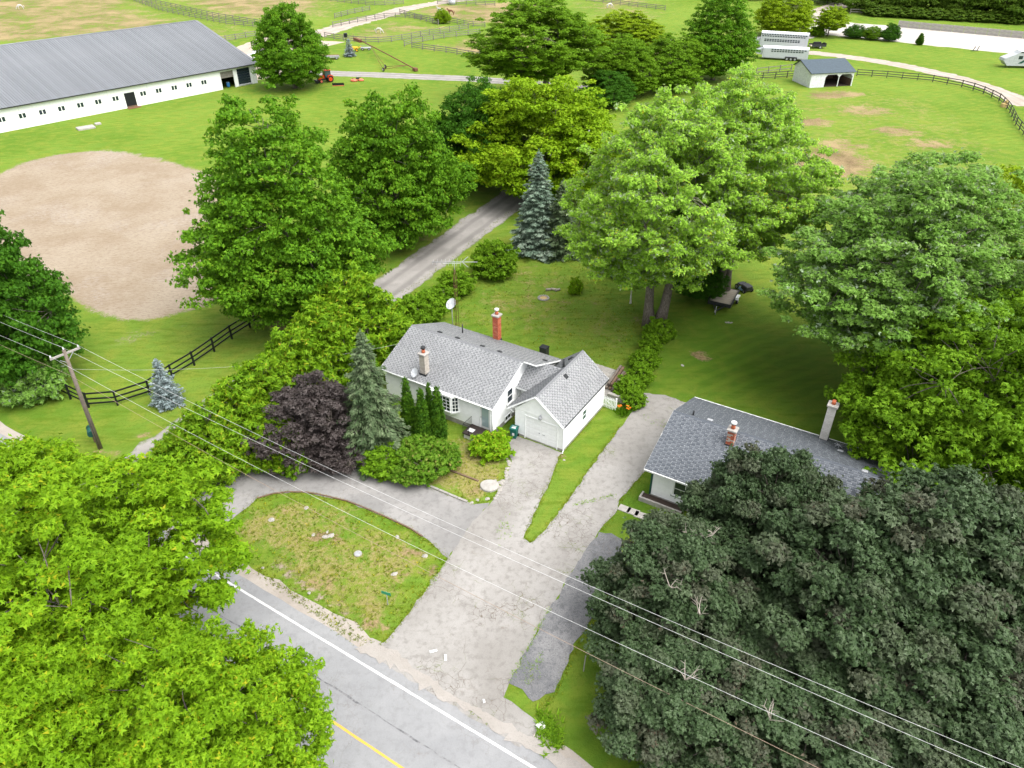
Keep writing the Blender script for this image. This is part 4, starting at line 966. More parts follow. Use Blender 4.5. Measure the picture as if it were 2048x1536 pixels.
def tree(name, label, cat, key, base, h, r, mat=None, rz=0.0, group=None, bark=None, stretch=1.0):
    cme, tme, h0, r0 = TPL[key]
    e = thing(name, label, cat, (base[0], base[1], 0), 0, group); sc = (r/r0*stretch, r/r0/stretch, h/h0)
    dress(child('crown', cme, e, (0,0,0), (0,0,rz), sc), M[mat] if mat else None)
    dress(child('trunk', tme, e, (0,0,0), (0,0,rz), sc), M[bark] if bark else None)
    return e
def conifer(name, label, base, h, r, mat, seed=0, levels=26, per=8, L=.24, wr=.32, droopy=.35, dens=1.0, group=None, narrow=1.0, bare=.06, upturn=.25):
    """whorls of sweeping boughs clothed in short needle sprays"""
    r_ = np.random.RandomState(seed); e = thing(name, label, 'tree', (base[0], base[1], 0), 0, group)
    m = MB(); m.tube([(0,0,-.05),(0,0,h*.5),(0,0,h*.96)], [h*.018, h*.011, .015], 8)
    Pl, Al, Nl, Ll, cv = [], [], [], [], []
    for i in range(levels):
        tt = bare+(1-bare)*(i+.3*r_.rand())/levels; z = h*tt; bl = r*(1-tt)**.85*(.92+.16*r_.rand())+.06
        k = max(4, int(per*(1-.45*tt))); ph0 = r_.rand()*6.28
        for j in range(k):
            a = ph0+6.2832*j/k+r_.randn()*.12; ln = bl*(.75+.4*r_.rand()); dr_ = np.array([math.cos(a), math.sin(a), 0])
            side = np.array([-dr_[1], dr_[0], 0]); ns = max(4, int(ln/.09*dens)); s_ = np.linspace(.12, 1, ns)
            rise = .25 if tt > .75 else .0
            zc_ = z-ln*droopy*s_**1.3*(1.2-tt)+ln*upturn*np.clip(s_-.6, 0, 1)*.8+ln*rise*s_
            P_ = dr_*(s_*ln)[:,None]; P_[:,2] = zc_
            cvb = r_.rand()
            if ln > .5: m.tube([(0,0,z), tuple(P_[ns//2]), tuple(P_[-1])], [.03*ln/r+.012, .015, .006], 4, False)
            wd = ln*.32*np.sin(np.pi*np.clip(s_*.85+.12, 0, 1))
            for sg in (-1, 1):
                for q in range(3):
                    o = r_.rand(ns)*wd; P2 = P_+side*(sg*o)[:,None]+r_.randn(ns,3)*.03; P2[:,2] -= o*(.25+.2*droopy)
                    A = unit(dr_*1.0+side*sg*.75+np.array([0,0,-.35*droopy])+r_.randn(ns,3)*.22)
                    N_ = np.array([0,0,1.0])+r_.randn(ns,3)*.4+dr_*.3; N_ = unit(N_-A*np.sum(N_*A, 1, keepdims=True))
                    Pl.append(P2); Al.append(A); Nl.append(N_); Ll.append(L*(.7+.6*r_.rand(ns))); cv.append(np.full(ns, cvb))
    n_ = 30; P2 = np.stack([r_.randn(n_)*.03, r_.randn(n_)*.03, h*(.93+.09*r_.rand(n_))], 1); A = unit(np.array([0,0,1.4])+r_.randn(n_,3)*.5); N_ = r_.randn(n_,3); N_ = unit(N_-A*np.sum(N_*A, 1, keepdims=True))
    Pl.append(P2); Al.append(A); Nl.append(N_); Ll.append(np.full(n_, L*.8)); cv.append(np.full(n_, .6))
    P_, A, N_, ll, cv = (np.concatenate(q) for q in (Pl, Al, Nl, Ll, cv))
    leaves_obj('crown', P_, N_, A, ll, ll*wr, np.clip(.5+.27*r_.randn(len(P_)), 0, 1), cv, M[mat], e, .15, .1)
    m.build('trunk', M['bark'], e); return e

def at_base(bx, by): return G(bx, by)[:2]
def at_crown(cx, cy_, zc): return G(cx, cy_, zc)[:2]
leaf_mat('leaf_burning', (.055,.14,.008), (.10,.21,.012), (.17,.28,.03), (.30,.26,.08), .07)
SP['burning'] = ('leaf_burning', .42, 62, 5, .15, .8, .5, .2)
template('maple_a', 'maple', 22.6, 8.3, .07, 12, 0.41, .52, 16, .36, .42, 1.0, .95, 1, 4, 16, None, .32, 640)
template('maple_c', 'maple', 15.2, 8.6, .06, 15, .53, .30, 13, .22, .4, 1.0, .98, 1, 3, 10, None, .42, 480)
silver_stems = [((-.35,.1), (-2.2,-1.0,12.5)), ((.45,-.1), (2.6,1.2,13.5))]
template('silver_a', 'silver', 21.5, 8.2, .25, 17, 0.75, .35, 15, .36, .55, 1.0, .95, 1, 4, 16, silver_stems, .45, 780)
template('ash_a', 'ash', 13.2, 7.4, .05, 20, 0.34, .35, 13, .38, .3, 1.0, .88, 1, 5, 12, None, .42, 560)
template('lime_a', 'lime', 14.0, 7.6, .22, 31, .52, .22, 15, .45, .3, 1.05, .85, 1, 12, 16, None, .5, 640, bsp=.9)
template('purple_a', 'purple', 10.4, 5.0, .08, 50, 1.22, .32, 12, .34, .25, 1.0, .92, 1, 3, 8, None, .45, 430)
template('cedar_a', 'cedar', 7.0, 3.0, .0, 220, 0.17, .45, 12, .34, .2, 1.0, .8, 1, 0, 4, None, .3, 620)
template('cedar_b', 'cedar', 6.0, 2.6, .0, 221, 0.18, .5, 11, .36, .2, 1.0, .8, 1, 0, 4, None, .3, 500)
template('column', 'cedardark', 5.0, .62, .0, 240, .5, .62, 5, .06, .1, .9, .6, 1, 0, 0, None, .30, 300, boughs=False)
template('shrub_a', 'hedge', 2.4, 1.7, .0, 270, 0.25, .25, 10, .36, .05, 1.0, .62, 1, 0, 4, None, .4, 260)
template('shrub_b', 'hedge', 2.2, 1.5, .0, 271, 0.22, .28, 9, .38, .05, 1.0, .6, 1, 0, 4, None, .4, 220)
template('burning', 'burning', 2.5, 2.3, .0, 264, 0.13, .3, 13, .4, .05, 1.0, .62, 1, 0, 5, None, .4, 360)
template('bright', 'shrub', 1.55, 1.15, .0, 268, 0.3, .2, 9, .26, .05, 1.0, .55, 1, 0, 3, None, .4, 170)
template('bronze', 'bronze', 6.6, 3.1, .04, 260, .5, .4, 12, .62, .14, 1.2, 1.0, 1, 5, 10, None, .38, 330)
template('willow', 'willow', 12, 9, .1, 130, .8, .25, 9, .35, .3, 1.0, 1.3, 1, 4, 8, None, .42, 160)

# --- big deciduous trees, by their trunk foot or by the middle of the crown
tree('maple_tree', 'dark green maple at the left edge in front of the sand ring', 'tree', 'maple_c', at_base(24,762), 15.4, 6.4, 'leaf_maple_dark', 2.0)
tree('maple_tree', 'largest spreading green maple between the sand ring and gravel lane', 'tree', 'maple_a', at_base(600,640), 22.0, 7.7)
tree('maple_tree', 'rounded green maple with pale trunk base beside the gravel lane', 'tree', 'maple_c', at_base(803,482), 16.8, 7.4)
tree('maple_tree', 'round dark green maple beside the black fence and lane end', 'tree', 'maple_c', at_base(956,368), 13.6, 6.4, 'leaf_maple_dark', 1.0)
tree('maple_tree', 'bright lime green maple above the blue spruce', 'tree', 'maple_c', at_base(1085,392), 15.2, 10.0, 'leaf_limemaple', 3.4)
tree('shade_tree', 'round leafy tree standing alone at the end of the barn', 'tree', 'maple_c', at_base(590,176), 15.6, 7.2, None, 5.0)
tree('silver_maple', 'tall silver maple with twin trunks on the back lawn', 'tree', 'silver_a', at_base(1306,655), 21.6, 8.0)
tree('silver_maple', 'second silver maple crown behind the twin trunked one', 'tree', 'silver_a', at_base(1440,592), 21.8, 7.8, None, .8)
tree('silver_maple', 'grey green silver maple right of the utility trailer', 'tree', 'silver_a', at_base(1748,765), 19.4, 9.6, 'leaf_silver_grey', 3.3)
tree('ash_tree', 'fresh green ash tree behind the slate roofed house', 'tree', 'ash_a', at_base(1905,955), 13.8, 8.0)
tree('ash_tree', 'fresh green ash tree at the right edge of the picture', 'tree', 'ash_a', at_base(2070,885), 13, 7.8, None, 2.2)
tree('locust_tree', 'yellow green tree at the right edge below the paddock', 'tree', 'ash_a', at_base(1985,600), 13.5, 8.0, 'leaf_yellowgreen', 4.0)
tree('locust_tree', 'yellow green tree half cut by the right picture edge', 'tree', 'ash_a', at_base(2100,640), 12.0, 6.5, 'leaf_yellowgreen', 1.1)
# foreground lime trees across the road
for i, (key, s_, o_, h_, r__, rz_, lab) in enumerate([('lime_a', -13.5, -9.4, 11.0, 6.8, 3.1, 'lime green roadside tree at the left edge nearest the mailbox'), ('lime_a', -3.0, -9.6, 13.4, 8.5, 0., 'large lime green roadside tree overhanging the road opposite the island lawn'),
        ('lime_a', 5.0, -10.8, 11.8, 6.0, 1.9, 'lime green roadside tree in the lower left corner reaching the yellow line'), ('lime_a', .5, -16.5, 13.5, 6.5, 2.4, 'lime green tree in the lower left corner behind the roadside ones'), ('lime_a', -9.5, -15.5, 11.6, 6.5, 4.2, 'lime green tree at the left edge behind the roadside row')]):
    tree('roadside_tree', lab, 'tree', key, RP(s_, o_), h_, r__, None, rz_, 'lime green trees lining the road')
# purple leaved maples in front of the neighbour's house
PUR = [('purple_a', at_crown(1545,990,6.5), 10.0, 3.8, 'purple leaved maple right against the slate roofed house'), ('purple_a', at_crown(1372,1150,5), 8.0, 4.2, 'purple leaved maple with dead twigs beside the dark asphalt patch'),
       ('purple_a', at_crown(1385,1385,3.6), 6.6, 4.0, 'low purple leaved maple under the power lines'), ('purple_a', at_crown(1690,1180,6.2), 10.4, 5.2, 'purple leaved maple in the middle of the dark grove'),
       ('purple_a', at_crown(1900,1110,7.2), 11.8, 5.9, 'tallest purple leaved maple in the dark grove by the right edge'), ('purple_a', at_crown(1640,1440,3.6), 6.4, 4.3, 'low purple leaved maple at the bottom edge under the power lines'),
       ('purple_a', at_crown(1930,1400,5.0), 8.4, 5.0, 'purple leaved maple in the lower right corner'), ('purple_a', at_crown(2110,1230,6.0), 10.5, 5.0, 'purple leaved maple mostly outside the right edge')]
for i, (key, b_, h_, r__, lab) in enumerate(PUR):
    tree('purple_maple', lab, 'tree', key, b_, h_, r__, None, i*1.7, 'purple maples beside the road')
def dead_branch(label, base, seed, n_=5, L=.95):
    """bare twigs poking out of the purple crowns"""
    r_ = np.random.RandomState(seed); m = MB()
    for k in range(n_):
        d = unit(np.array([r_.randn(), r_.randn(), .9+.5*r_.rand()])); a = np.zeros(3); q = d*L*(.6+.6*r_.rand())
        pts = branch_pts(a, q, r_, .05, 5); m.tube(pts, [.03,.024,.018,.012,.006], 5, False)
        for j in (2, 3):
            e2 = np.array(pts[j])+unit(d+r_.randn(3)*.8)*L*.35; m.tube([pts[j], tuple(e2)], [.014,.005], 4, False)
    o = m.build('dead_branch', M['dead_wood'], None, base); tag(o, label, 'branch', 'dead branches in the purple maples'); return o
for i, (px, py, z, lab) in enumerate([(1375,1075,6.6,'bare pale dead branch nearest the neighbour driveway in the purple maple'), (1425,1070,7.4,'bare dead branch below the slate roof in the purple maple'), (1340,1175,6.8,'crooked dead branch left of the middle in the purple maple'), (1400,1230,6.6,'forked dead branch above the power lines'), (1370,1360,5.8,'small dead branch between the power lines'), (1540,1440,5.6,'dead branch at the dark gap near the bottom edge')]):
    dead_branch(lab, G(px, py, z), 70+i)
# --- trees behind
for i, (key, b_, ty, hw, mat_, lab) in enumerate([
    ('silver_a', (1075,205), -8, 125, 'leaf_ash', 'tall green ash tree behind the lime green maple'),
    ('maple_c', (1245,190), 75, 70, 'leaf_ash', 'medium green tree between the tall ash and silver maple'),
    ('maple_c', (1215,212), 142, 52, 'leaf_maple_dark', 'low dark tree with layered boughs behind the lime green maple'),
    ('ash_a', (1345,175), 68, 78, 'leaf_ash', 'bushy mid green tree left of the white trailers'),
    ('silver_a', (1240,130), 22, 75, 'leaf_yellowgreen', 'thin yellow green tree behind the tall ash'),
    ('maple_a', (1425,160), -40, 68, 'leaf_maple', 'tall dark green tree beside the white trailers'),
    ('ash_a', (1560,75), -25, 55, 'leaf_yellowgreen', 'yellow green tree behind the white trailers'),
    ('lime_a', (1655,72), 12, 34, 'leaf_yellowgreen', 'loose yellow green tree right of the trailers beside the sand track'),
    ('shrub_b', (1632,72), 50, 14, 'leaf_ash', 'small leaning bush at the sand track end'),
    ('ash_a', (1708,76), 48, 20, 'leaf_maple_dark', 'left one of three round bushes at the sand track'),
    ('maple_c', (1742,79), 53, 19, 'leaf_ash', 'middle one of three round bushes at the sand track'),
    ('maple_c', (1778,82), 47, 19, 'leaf_maple_dark', 'right one of three round bushes at the sand track'),
    ('ash_a', (886,47), 16, 15, 'leaf_limemaple', 'small bright green bush among the far paddock fences')]):
    P0 = G(*b_); h_ = HT(b_, ty); rr = hw*MPP(P0+[0,0,h_*.5])
    tree('field_tree', lab, 'tree', key, P0[:2], h_, rr, mat_, i*1.3)
for i, (px, py, hh, rr, lab) in enumerate([(1720,22,11,8,'dark willow at the left end of the far tree row'),(1790,24,12,9,'second dark willow from the left in the far tree row'),(1855,27,12,9,'third dark willow from the left in the far tree row'),(1925,30,13,10,'fourth dark willow from the left in the far tree row'),
        (1990,36,14,10,'dark willow near the top right corner of the far tree row'),(2050,42,14,10,'dark willow in the top right corner'),(1655,6,12,8,'dark tree by the far back road'),(1500,-4,12,9,'far green tree behind the tall dark tree'),(1420,-10,12,9,'far green tree left of the tall dark tree')]):
    tree('willow_tree', lab, 'tree', 'willow', G(px,py)[:2], hh, rr, None, i*1.1, 'far row of dark willows')
for i in range(8):
    px = 1755+i*38
    tree('understory_bush', ('leftmost', 'second', 'third', 'fourth', 'fifth', 'sixth', 'seventh', 'rightmost')[i]+' low dark bush from the left below the far willow row', 'bush', 'shrub_a', G(px, 31+i*2.1)[:2], 3.2, 4.4, 'leaf_willow', i*.9, 'low bushes below the far willows')
# --- conifers
conifer('spruce_tree', 'pale blue spruce beside the lane under the lime green maple', at_base(1074,500), 11.6, 3.7, 'leaf_bluegreen', 200, 34, 11, .36, .42, .25, .9)
conifer('spruce_tree', 'dark green spruce right of the pale blue spruce', at_base(1122,508), 8.8, 3.0, 'leaf_spruce', 201, 26, 10, .34, .38, .3, .75)
conifer('spruce_tree', 'drooping grey green spruce in front of the bungalow', at_base(752,905), 10.6, 3.3, 'leaf_spruce', 202, 34, 10, .30, .42, .62, 1.0, None, 1, .12, .35)
conifer('spruce_tree', 'small silvery blue spruce by the black fence', at_base(338,806), 4.3, 1.55, 'leaf_bluespruce', 203, 22, 9, .20, .36, .1, 1.2, None, 1, .04, .3)
conifer('spruce_tree', 'tiny blue spruce near the auger on the far lawn', at_base(700,113), 4.0, 1.7, 'leaf_bluespruce', 204, 14, 8, .34, .4, .1, .7)
conifer('spruce_tree', 'dark blue spruce seedling at the back of the lawn', at_base(1228,548), 2.6, 1.7, 'leaf_bluegreen', 205, 14, 8, .26, .4, .1, .8)
# --- cedars
for i, (b_, h_, r__, lab) in enumerate([((712,722), 9.2, 4.4, 'largest dome shaped cedar left of the bungalow roof'), ((606,808), 7.4, 3.2, 'cedar in the row behind the bronze leaved tree'), ((552,860), 7.0, 3.1, 'cedar at the middle of the row beside the lane'), ((498,898), 6.4, 3.0, 'cedar third from the lane mouth'),
       ((560,918), 4.8, 2.3, 'cedar beside the circular drive left of the bronze tree'), ((440,934), 5.8, 2.8, 'cedar second from the lane mouth'), ((386,958), 5.0, 2.5, 'cedar nearest the lane mouth and circular drive'), ((658,764), 7.8, 3.3, 'cedar just left of the largest dome')]):
    tree('cedar_tree', lab, 'tree', 'cedar_a' if i % 2 == 0 else 'cedar_b', at_base(*b_), h_, r__, None, i*1.9, 'cedars along the gravel lane')
for i, (b_, h_, r__, lab) in enumerate([((822,884), 6.2, .62, 'columnar cedar furthest left by the bungalow front'), ((850,897), 5.8, .6, 'front columnar cedar of the close pair by the bay window'), ((880,890), 5.7, .62, 'columnar cedar nearest the bay window'), ((864,878), 5.5, .42, 'slim columnar cedar behind the close pair')]):
    tree('columnar_cedar', lab, 'tree', 'column', at_base(*b_), h_, r__, None, i*1.4, 'columnar cedars at the bungalow')
# --- shrubs
tree('bronze_tree', 'dark bronze purple leaved tree between cedars and spruce', 'tree', 'bronze', at_base(628,900), 6.3, 3.7)
tree('bronze_tree', 'low bronze purple shrub at the circular drive', 'shrub', 'bronze', at_base(672,925), 3.4, 2.1, None, 2.0)
tree('maple_sapling', 'bright green sapling growing through the bronze leaved tree', 'tree', 'shrub_a', at_base(648,872), 6.0, 1.4, 'leaf_shrub')
tree('maple_sapling', 'bright green sapling at the circular drive below the bronze tree', 'tree', 'shrub_b', at_base(590,938), 2.8, 1.3)
tree('burning_bush', 'wide spreading green shrub in front of the columnar cedars', 'shrub', 'burning', at_base(843,934), 2.3, 2.3)
tree('burning_bush', 'green shrub left of the wide spreading one at the drive', 'shrub', 'shrub_a', at_base(775,940), 2.2, 1.7, None, 1.)
tree('burning_bush', 'green shrub under the drooping spruce', 'shrub', 'shrub_b', at_base(720,915), 1.9, 1.4, None, 2.)
tree('burning_bush', 'green shrub behind the columnar cedars under the eave', 'shrub', 'shrub_a', at_base(832,850), 1.8, 1.0, None, 3.)
tree('flowering_shrub', 'bright yellow green shrub beside the front step', 'shrub', 'bright', at_base(984,904), 1.75, 1.4)
tree('round_bush', 'round green bush on the back lawn by the lane', 'shrub', 'shrub_a', at_base(985,548), 4.2, 2.5, None, 4.)
for i, (b_, h_, r__, lab) in enumerate([((912,585), 2.6, 1.7, 'hedge bush behind the antenna tower nearest the round bush'), ((885,610), 2.4, 1.6, 'hedge bush behind the antenna tower'), ((855,632), 2.8, 1.8, 'leafy hedge bush right of the largest cedar'), ((822,655), 3.6, 2.1, 'tall leafy hedge bush behind the bungalow roof corner'), ((800,690), 3.0, 1.8, 'hedge bush close behind the bungalow roof corner')]):
    tree('hedge_bush', lab, 'bush', 'shrub_a' if i % 2 else 'shrub_b', at_base(*b_), h_, r__, None, i*1.2, 'hedge along the gravel lane')
for i, (b_, h_, r__, lab) in enumerate([((1268,812), 1.7, 1.0, 'hedge bush beside the picket gate and orange lilies'), ((1258,790), 1.9, 1.05, 'hedge bush between the log pile and neighbour driveway'), ((1278,765), 2.0, 1.1, 'hedge bush right of the stone patio'), ((1288,735), 2.0, 1.1, 'hedge bush midway between the gate and twin trunks'), ((1300,705), 1.9, 1.0, 'dark hedge bush toward the twin trunks'), ((1318,678), 2.2, 1.2, 'twiggy hedge bush at the foot of the twin trunks')]):
    tree('hedge_bush', lab, 'bush', 'shrub_b' if i % 2 else 'shrub_a', at_base(*b_), h_, r__, None, i*1.5, 'hedge between the two properties')
tree('lilac_bush', 'grey green bush under the left maple by the fence end', 'bush', 'shrub_b', at_base(72,790), 3.6, 2.4, 'leaf_silver_grey', 1.)
tree('young_shrub', 'small pale sapling standing alone on the back lawn', 'shrub', 'bright', at_base(1150,585), 1.7, .75, None, 1.)
tree('dark_bush', 'dark green bush behind the twin trunked maple', 'bush', 'maple_c', at_base(1395,590), 4.6, 2.8, 'leaf_maple_dark', 1.)
tree('birch_tree', 'young white barked birch beside the twin trunked maple', 'tree', 'lime_a', at_base(1261,607), 8.5, 2.0, 'leaf_silver', 1., None, 'bark_white')
print('leaf quads', LEAFCOUNT[0])
# ---------------------------------------------------------------- fences
def fence(name, label, pts, mat, height=1.35, rails=(.3,.75,1.2), spacing=2.6, pw=.13, rh=.14, rt=.045, closed=False, world=False, group=None, exact=False):
    """posts and rails, each its own piece, along a line of ground points"""
    P = np.array(pts if world else [G(*q)[:2] for q in pts])
    if not exact:
        s_ = np.concatenate([[0], np.cumsum(np.linalg.norm(np.diff(P, axis=0), axis=1))]); k = max(1, round(s_[-1]/spacing))
        tt = np.linspace(0, s_[-1], k+1); P = np.stack([np.interp(tt, s_, P[:,0]), np.interp(tt, s_, P[:,1])], 1)
    e = thing(name, label, 'fence', (P[0][0], P[0][1], 0), 0, group); Q = P-P[0]; r_ = random.Random(len(P)*7+int(abs(P[0][0])*10))
    me = unit_box(mat)
    for i, q in enumerate(Q):
        a = Q[min(i+1, len(Q)-1)]-Q[max(i-1, 0)]
        child('post', me, e, (q[0], q[1], height/2-.1), (r_.gauss(0,.015), r_.gauss(0,.015), math.atan2(a[1], a[0])), (pw, pw, height+.2+r_.uniform(-.04,.05)))
    for a, b in zip(Q[:-1], Q[1:]):
        n_ = np.array([-(b-a)[1], (b-a)[0]]); n_ = n_/max(np.linalg.norm(n_), 1e-6)*(pw/2+rt/2-.005)
        for z in rails:
            box_between('rail', e, mat, (a[0]+n_[0], a[1]+n_[1], z+r_.gauss(0,.015)), (b[0]+n_[0], b[1]+n_[1], z+r_.gauss(0,.015)), rt, rh)
    return e
BP, FG, FD = M['black_paint'], M['fence_grey'], M['fence_dark']
fence('board_fence', 'black three rail board fence curving past the small blue spruce', [(108,781),(142,798),(178,815),(236,811),(301,790),(346,757),(389,731),(429,703),(464,678),(500,655),(534,631),(572,641),(606,646)], BP, 1.45, (.35,.8,1.3), exact=True)
fence('board_fence', 'black board fence along the gravel lane under the maples', [(640,600),(690,548),(735,503),(780,467),(830,430),(875,402),(915,377),(950,355),(990,330)], BP, 1.4, (.35,.8,1.25), 3.0)
far = dict(height=1.5, rails=(.35,.8,1.3), spacing=3.6, pw=.16, rh=.17)
for lab, pts in [
    ('weathered fence along the front of the grey horse paddock', [(650,76),(700,83),(745,86.5),(781,84.5),(809,80),(858,70),(881,67),(937,58)]),
    ('weathered fence along the back of the grey horse paddock', [(666,54.5),(719,44),(763,37),(798,35),(830,38),(877,50)]),
    ('weathered fence in front of the brown far paddock', [(800,28),(837,38.7),(877,44),(904,45.7),(937,53),(970,54.5)]),
    ('pale fence along the grassy alley between two paddocks', [(809,93),(824,88),(886,77),(960,68.5)]),
    ('weathered fence in front of the dusty paddock right of the auger', [(824,96),(842,99),(891,105.5),(940,114),(985,121)]),
    ('short weathered fence beside the farm track bend', [(670,37),(700,29),(740,21)]),
    ('weathered fence at the top edge above the farm track', [(620,-2),(660,2),(693,6),(738,11),(770,11),(807,8)]),
    ('long weathered fence running from behind the barn roof', [(262,0),(322,22),(371,32.5),(454,49),(525,56)]),
    ('second long weathered fence parallel behind the first one', [(285,3),(346,16),(432,35.5),(525,51)]),
    ('short weathered fence between the barn roof and shade tree', [(432,87),(470,80),(512,73)]),
    ('weathered fence across the top behind the farm track', [(875,8),(920,9),(990,12)]),
    ('pale fence crossing the top above the tall ash tree', [(1157,0),(1240,10),(1330,21)])]:
    fence('paddock_fence', lab, pts, FG, group='weathered paddock fences', **far)
fence('paddock_fence', 'dark rail fence curving around the right paddock', [(1713,152),(1764,155),(1859,163),(1932,176),(1970,189),(1998,203),(2017,222),(2030,250),(2048,272),(2070,300)], FD, 1.45, (.35,.8,1.3), 3.0, .15, .15)
fence('paddock_fence', 'dark rail fence left of the horse shelter', [(1500,160),(1550,157.5),(1597,154)], FD, 1.45, (.35,.8,1.3), 3.0, .15, .15)
fence('paddock_fence', 'pale two rail fence panel below the white trailers', [(1512,150),(1548,146),(1582,142)], FG, 1.5, (.6,1.35), 3.6, .15, .15)
fence('paddock_fence', 'short pale fence at the foot of the far willow row', [(1700,27.5),(1722,28),(1745,29)], FG, 1.5, (.6,1.3), 4, .2, .2)
# kickboard wall along the sand track, panel by panel
kw = thing('kickboard_wall', 'low pale board wall along the far side of the sand track', 'wall', (*G(1795,54)[:2], 0))
k0, k1 = G(1795,54)[:2], G(2120,84)[:2]; kd = (k1-k0)
for i in range(14):
    a, b = kd*i/14, kd*(i+.97)/14
    for j in range(2): box_between('panel', kw, M['concrete'], (*a, .45+j*.88), (*b, .45+j*.88), .12, .84)
# white picket gate
pg = thing('picket_gate', 'white picket gate beside the rear corner of the garage', 'gate', (*G(1203,812)[:2], 0)); g0, g1 = G(1203,812)[:2], G(1229,822)[:2]; gd_ = g1-g0; gyaw = math.atan2(gd_[1], gd_[0]); gL = np.linalg.norm(gd_); pg.rotation_euler = (0,0,gyaw)
pk = MB(); pk.prism([(-.035,.08),(.035,.08),(.035,1.12),(0,1.2),(-.035,1.12)], -.012, .012, 'y'); pkm = pk.mesh('picket', WP)
for i in range(9): child('picket', pkm, pg, (.05+i*(gL-.1)/8, -.03, 0))
for z in (.3, .95): box_between('rail', pg, WP, (0,0,z), (gL,0,z), .03, .09)
box_between('brace', pg, WP, (.03,.01,.95), (gL-.03,.01,.3), .025, .09)
for x in (-.08, gL+.08): child('post', unit_box(WP), pg, (x,.02,.6), (0,0,0), (.1,.1,1.3))

# ---------------------------------------------------------------- utility pole and wires
PB = np.array([-31.33, 44.59]); pole = thing('utility_pole', 'weathered wooden utility pole with one crossarm', 'pole', (*PB, 0))
MB().tube([(0,0,-.2),(.05,0,4.5),(.1,.05,8.75)], [.17,.145,.115], 12).build('shaft', M['pole_wood'], pole)
MB().bar((-.55,-.75,8.45),(.75,.85,8.45),.10,.13).build('crossarm', M['arm_wood'], pole)
arm = [(-.5,-.69,8.52),(.1,.05,8.76),(.7,.79,8.52)]
for a in arm: MB().tube([a,(a[0],a[1],a[2]+.06),(a[0],a[1],a[2]+.14),(a[0],a[1],a[2]+.2)], [.03,.07,.05,.03], 8).build('insulator', M['white_dull'], pole)
MB().tube([(.05,-.13,0),(.05,-.13,3)], .03, 6).build('conduit', M['dark_metal'], pole)
m = MB(); m.bar((-.2,-.3,8.1),(.1,.02,7.7),.03); m.bar((.45,.5,8.4),(.1,.02,7.8),.03); m.build('brace', M['steel'], pole)
def wire(label, start, zs, left, mat, r=.014):
    """a hanging wire: starts at the pole, sags along the road, one span each way; zs are heights at 0, 25 and 57 m"""
    c2, c1, c0 = np.polyfit([0, 25, 57], zs, 2); pts = []
    for s_ in np.linspace(0, 66, 34):
        q = np.array(start[:2])+PB+RU*s_; pts.append((q[0], q[1], c0+c1*s_+c2*s_*s_))
    m = MB(); m.tube(pts, r, 5); L = []
    for s_ in np.linspace(0, -48, 24):
        q = np.array(start[:2])+PB+RU*s_; t_ = -s_/48; L.append((q[0], q[1], zs[0]+(left-zs[0])*t_-.7*4*t_*(1-t_)))
    m.tube(L, r, 5); o = m.build('power_line', M[mat], None); tag(o, label, 'wire', 'overhead lines along the road'); return o
wire('overhead wire on the house side end of the crossarm', arm[2], (8.7, 8.15, 9.35), 8.6, 'wire', .008)
wire('overhead wire on the pole top', arm[1], (8.95, 8.75, 9.75), 8.7, 'wire', .008)
wire('overhead wire on the road side end of the crossarm', arm[0], (8.7, 7.75, 8.85), 8.4, 'wire', .008)
wire('lowest warm brown overhead cable on the pole', (-.1,-.1), (6.77, 5.45, 5.65), 6.6, 'wire_warm', .011)
# service wire from the pole to the bungalow
hl = Matrix.Translation(HO) @ Matrix.Rotation(HY,4,'Z'); a = Vector((PB[0]+.1, PB[1], 7.2)); b = hl @ Vector((-16.2, 1.0, 3.9)); m = MB()
m.tube([tuple(a.lerp(b, t_)+Vector((0,0,-.9*4*t_*(1-t_)))) for t_ in np.linspace(0,1,16)], .006, 5); tag(m.build('power_line', M['wire']), 'thin service wire from the pole to the bungalow', 'wire')
mbx = thing('utility_box', 'dark green barrel shaped box on a short post by the utility pole', 'box', (*G(190,884)[:2], 0)); m = MB(); m.tube([(-.45,0,1.05),(.45,0,1.05)], .27, 16); mbx.rotation_euler = (0,0,R(120)); m.build('drum', M['green_box'], mbx)
m = MB(); m.box(-.05,.05,-.05,.05,0,.82); m.build('post', M['old_wood'], mbx); MB().tube([(.44,0,1.05),(.5,0,1.05)], .285, 16).build('door', M['dark_green_trim'], mbx)

# ---------------------------------------------------------------- antenna tower, dishes
T0 = G(915,668); tw = thing('antenna_tower', 'rusty lattice antenna tower behind the bungalow roof', 'antenna', (*T0[:2], 0)); TH = 7.3
legs = [(.2*math.cos(a), .2*math.sin(a)) for a in (0.5, 2.6, 4.7)]
for lx, ly in legs: MB().tube([(lx,ly,0),(lx*.8,ly*.8,TH-1.2),(lx*.3,ly*.3,TH-.6)], .022, 6).build('leg', M['rust'], tw)
m = MB()
for i in range(15):
    z = .4+i*.4; k = 1-.2*z/TH
    for j in range(3):
        a, b = legs[j], legs[(j+1)%3]; m.tube([(a[0]*k,a[1]*k,z),(b[0]*k,b[1]*k,z+(.2 if i%2 else -.2))], .011, 4)
tag(m.build('lattice', M['rust'], tw), kind='stuff')
MB().tube([(0,0,TH-1.0),(0,0,TH+.25)], .03, 8).build('mast', M['steel'], tw)
bm_ = MB().tube([(-2.0,0,TH+.15),(2.1,0,TH+.15)], .03, 6).build('boom', M['steel'], tw)
for i, x in enumerate(np.linspace(-1.9, .6, 8)): MB().tube([(x,-.55-.05*i,TH+.13),(x,.55+.05*i,TH+.13)], .012, 5).build('element', M['steel'], bm_)
m = MB()
for sgn in (-1,1): m.bar((.7,0,TH+.16),(1.25,sgn*.2,TH+.16+sgn*.42),.03,.05)
m.build('corner_reflector', M['steel'], bm_)
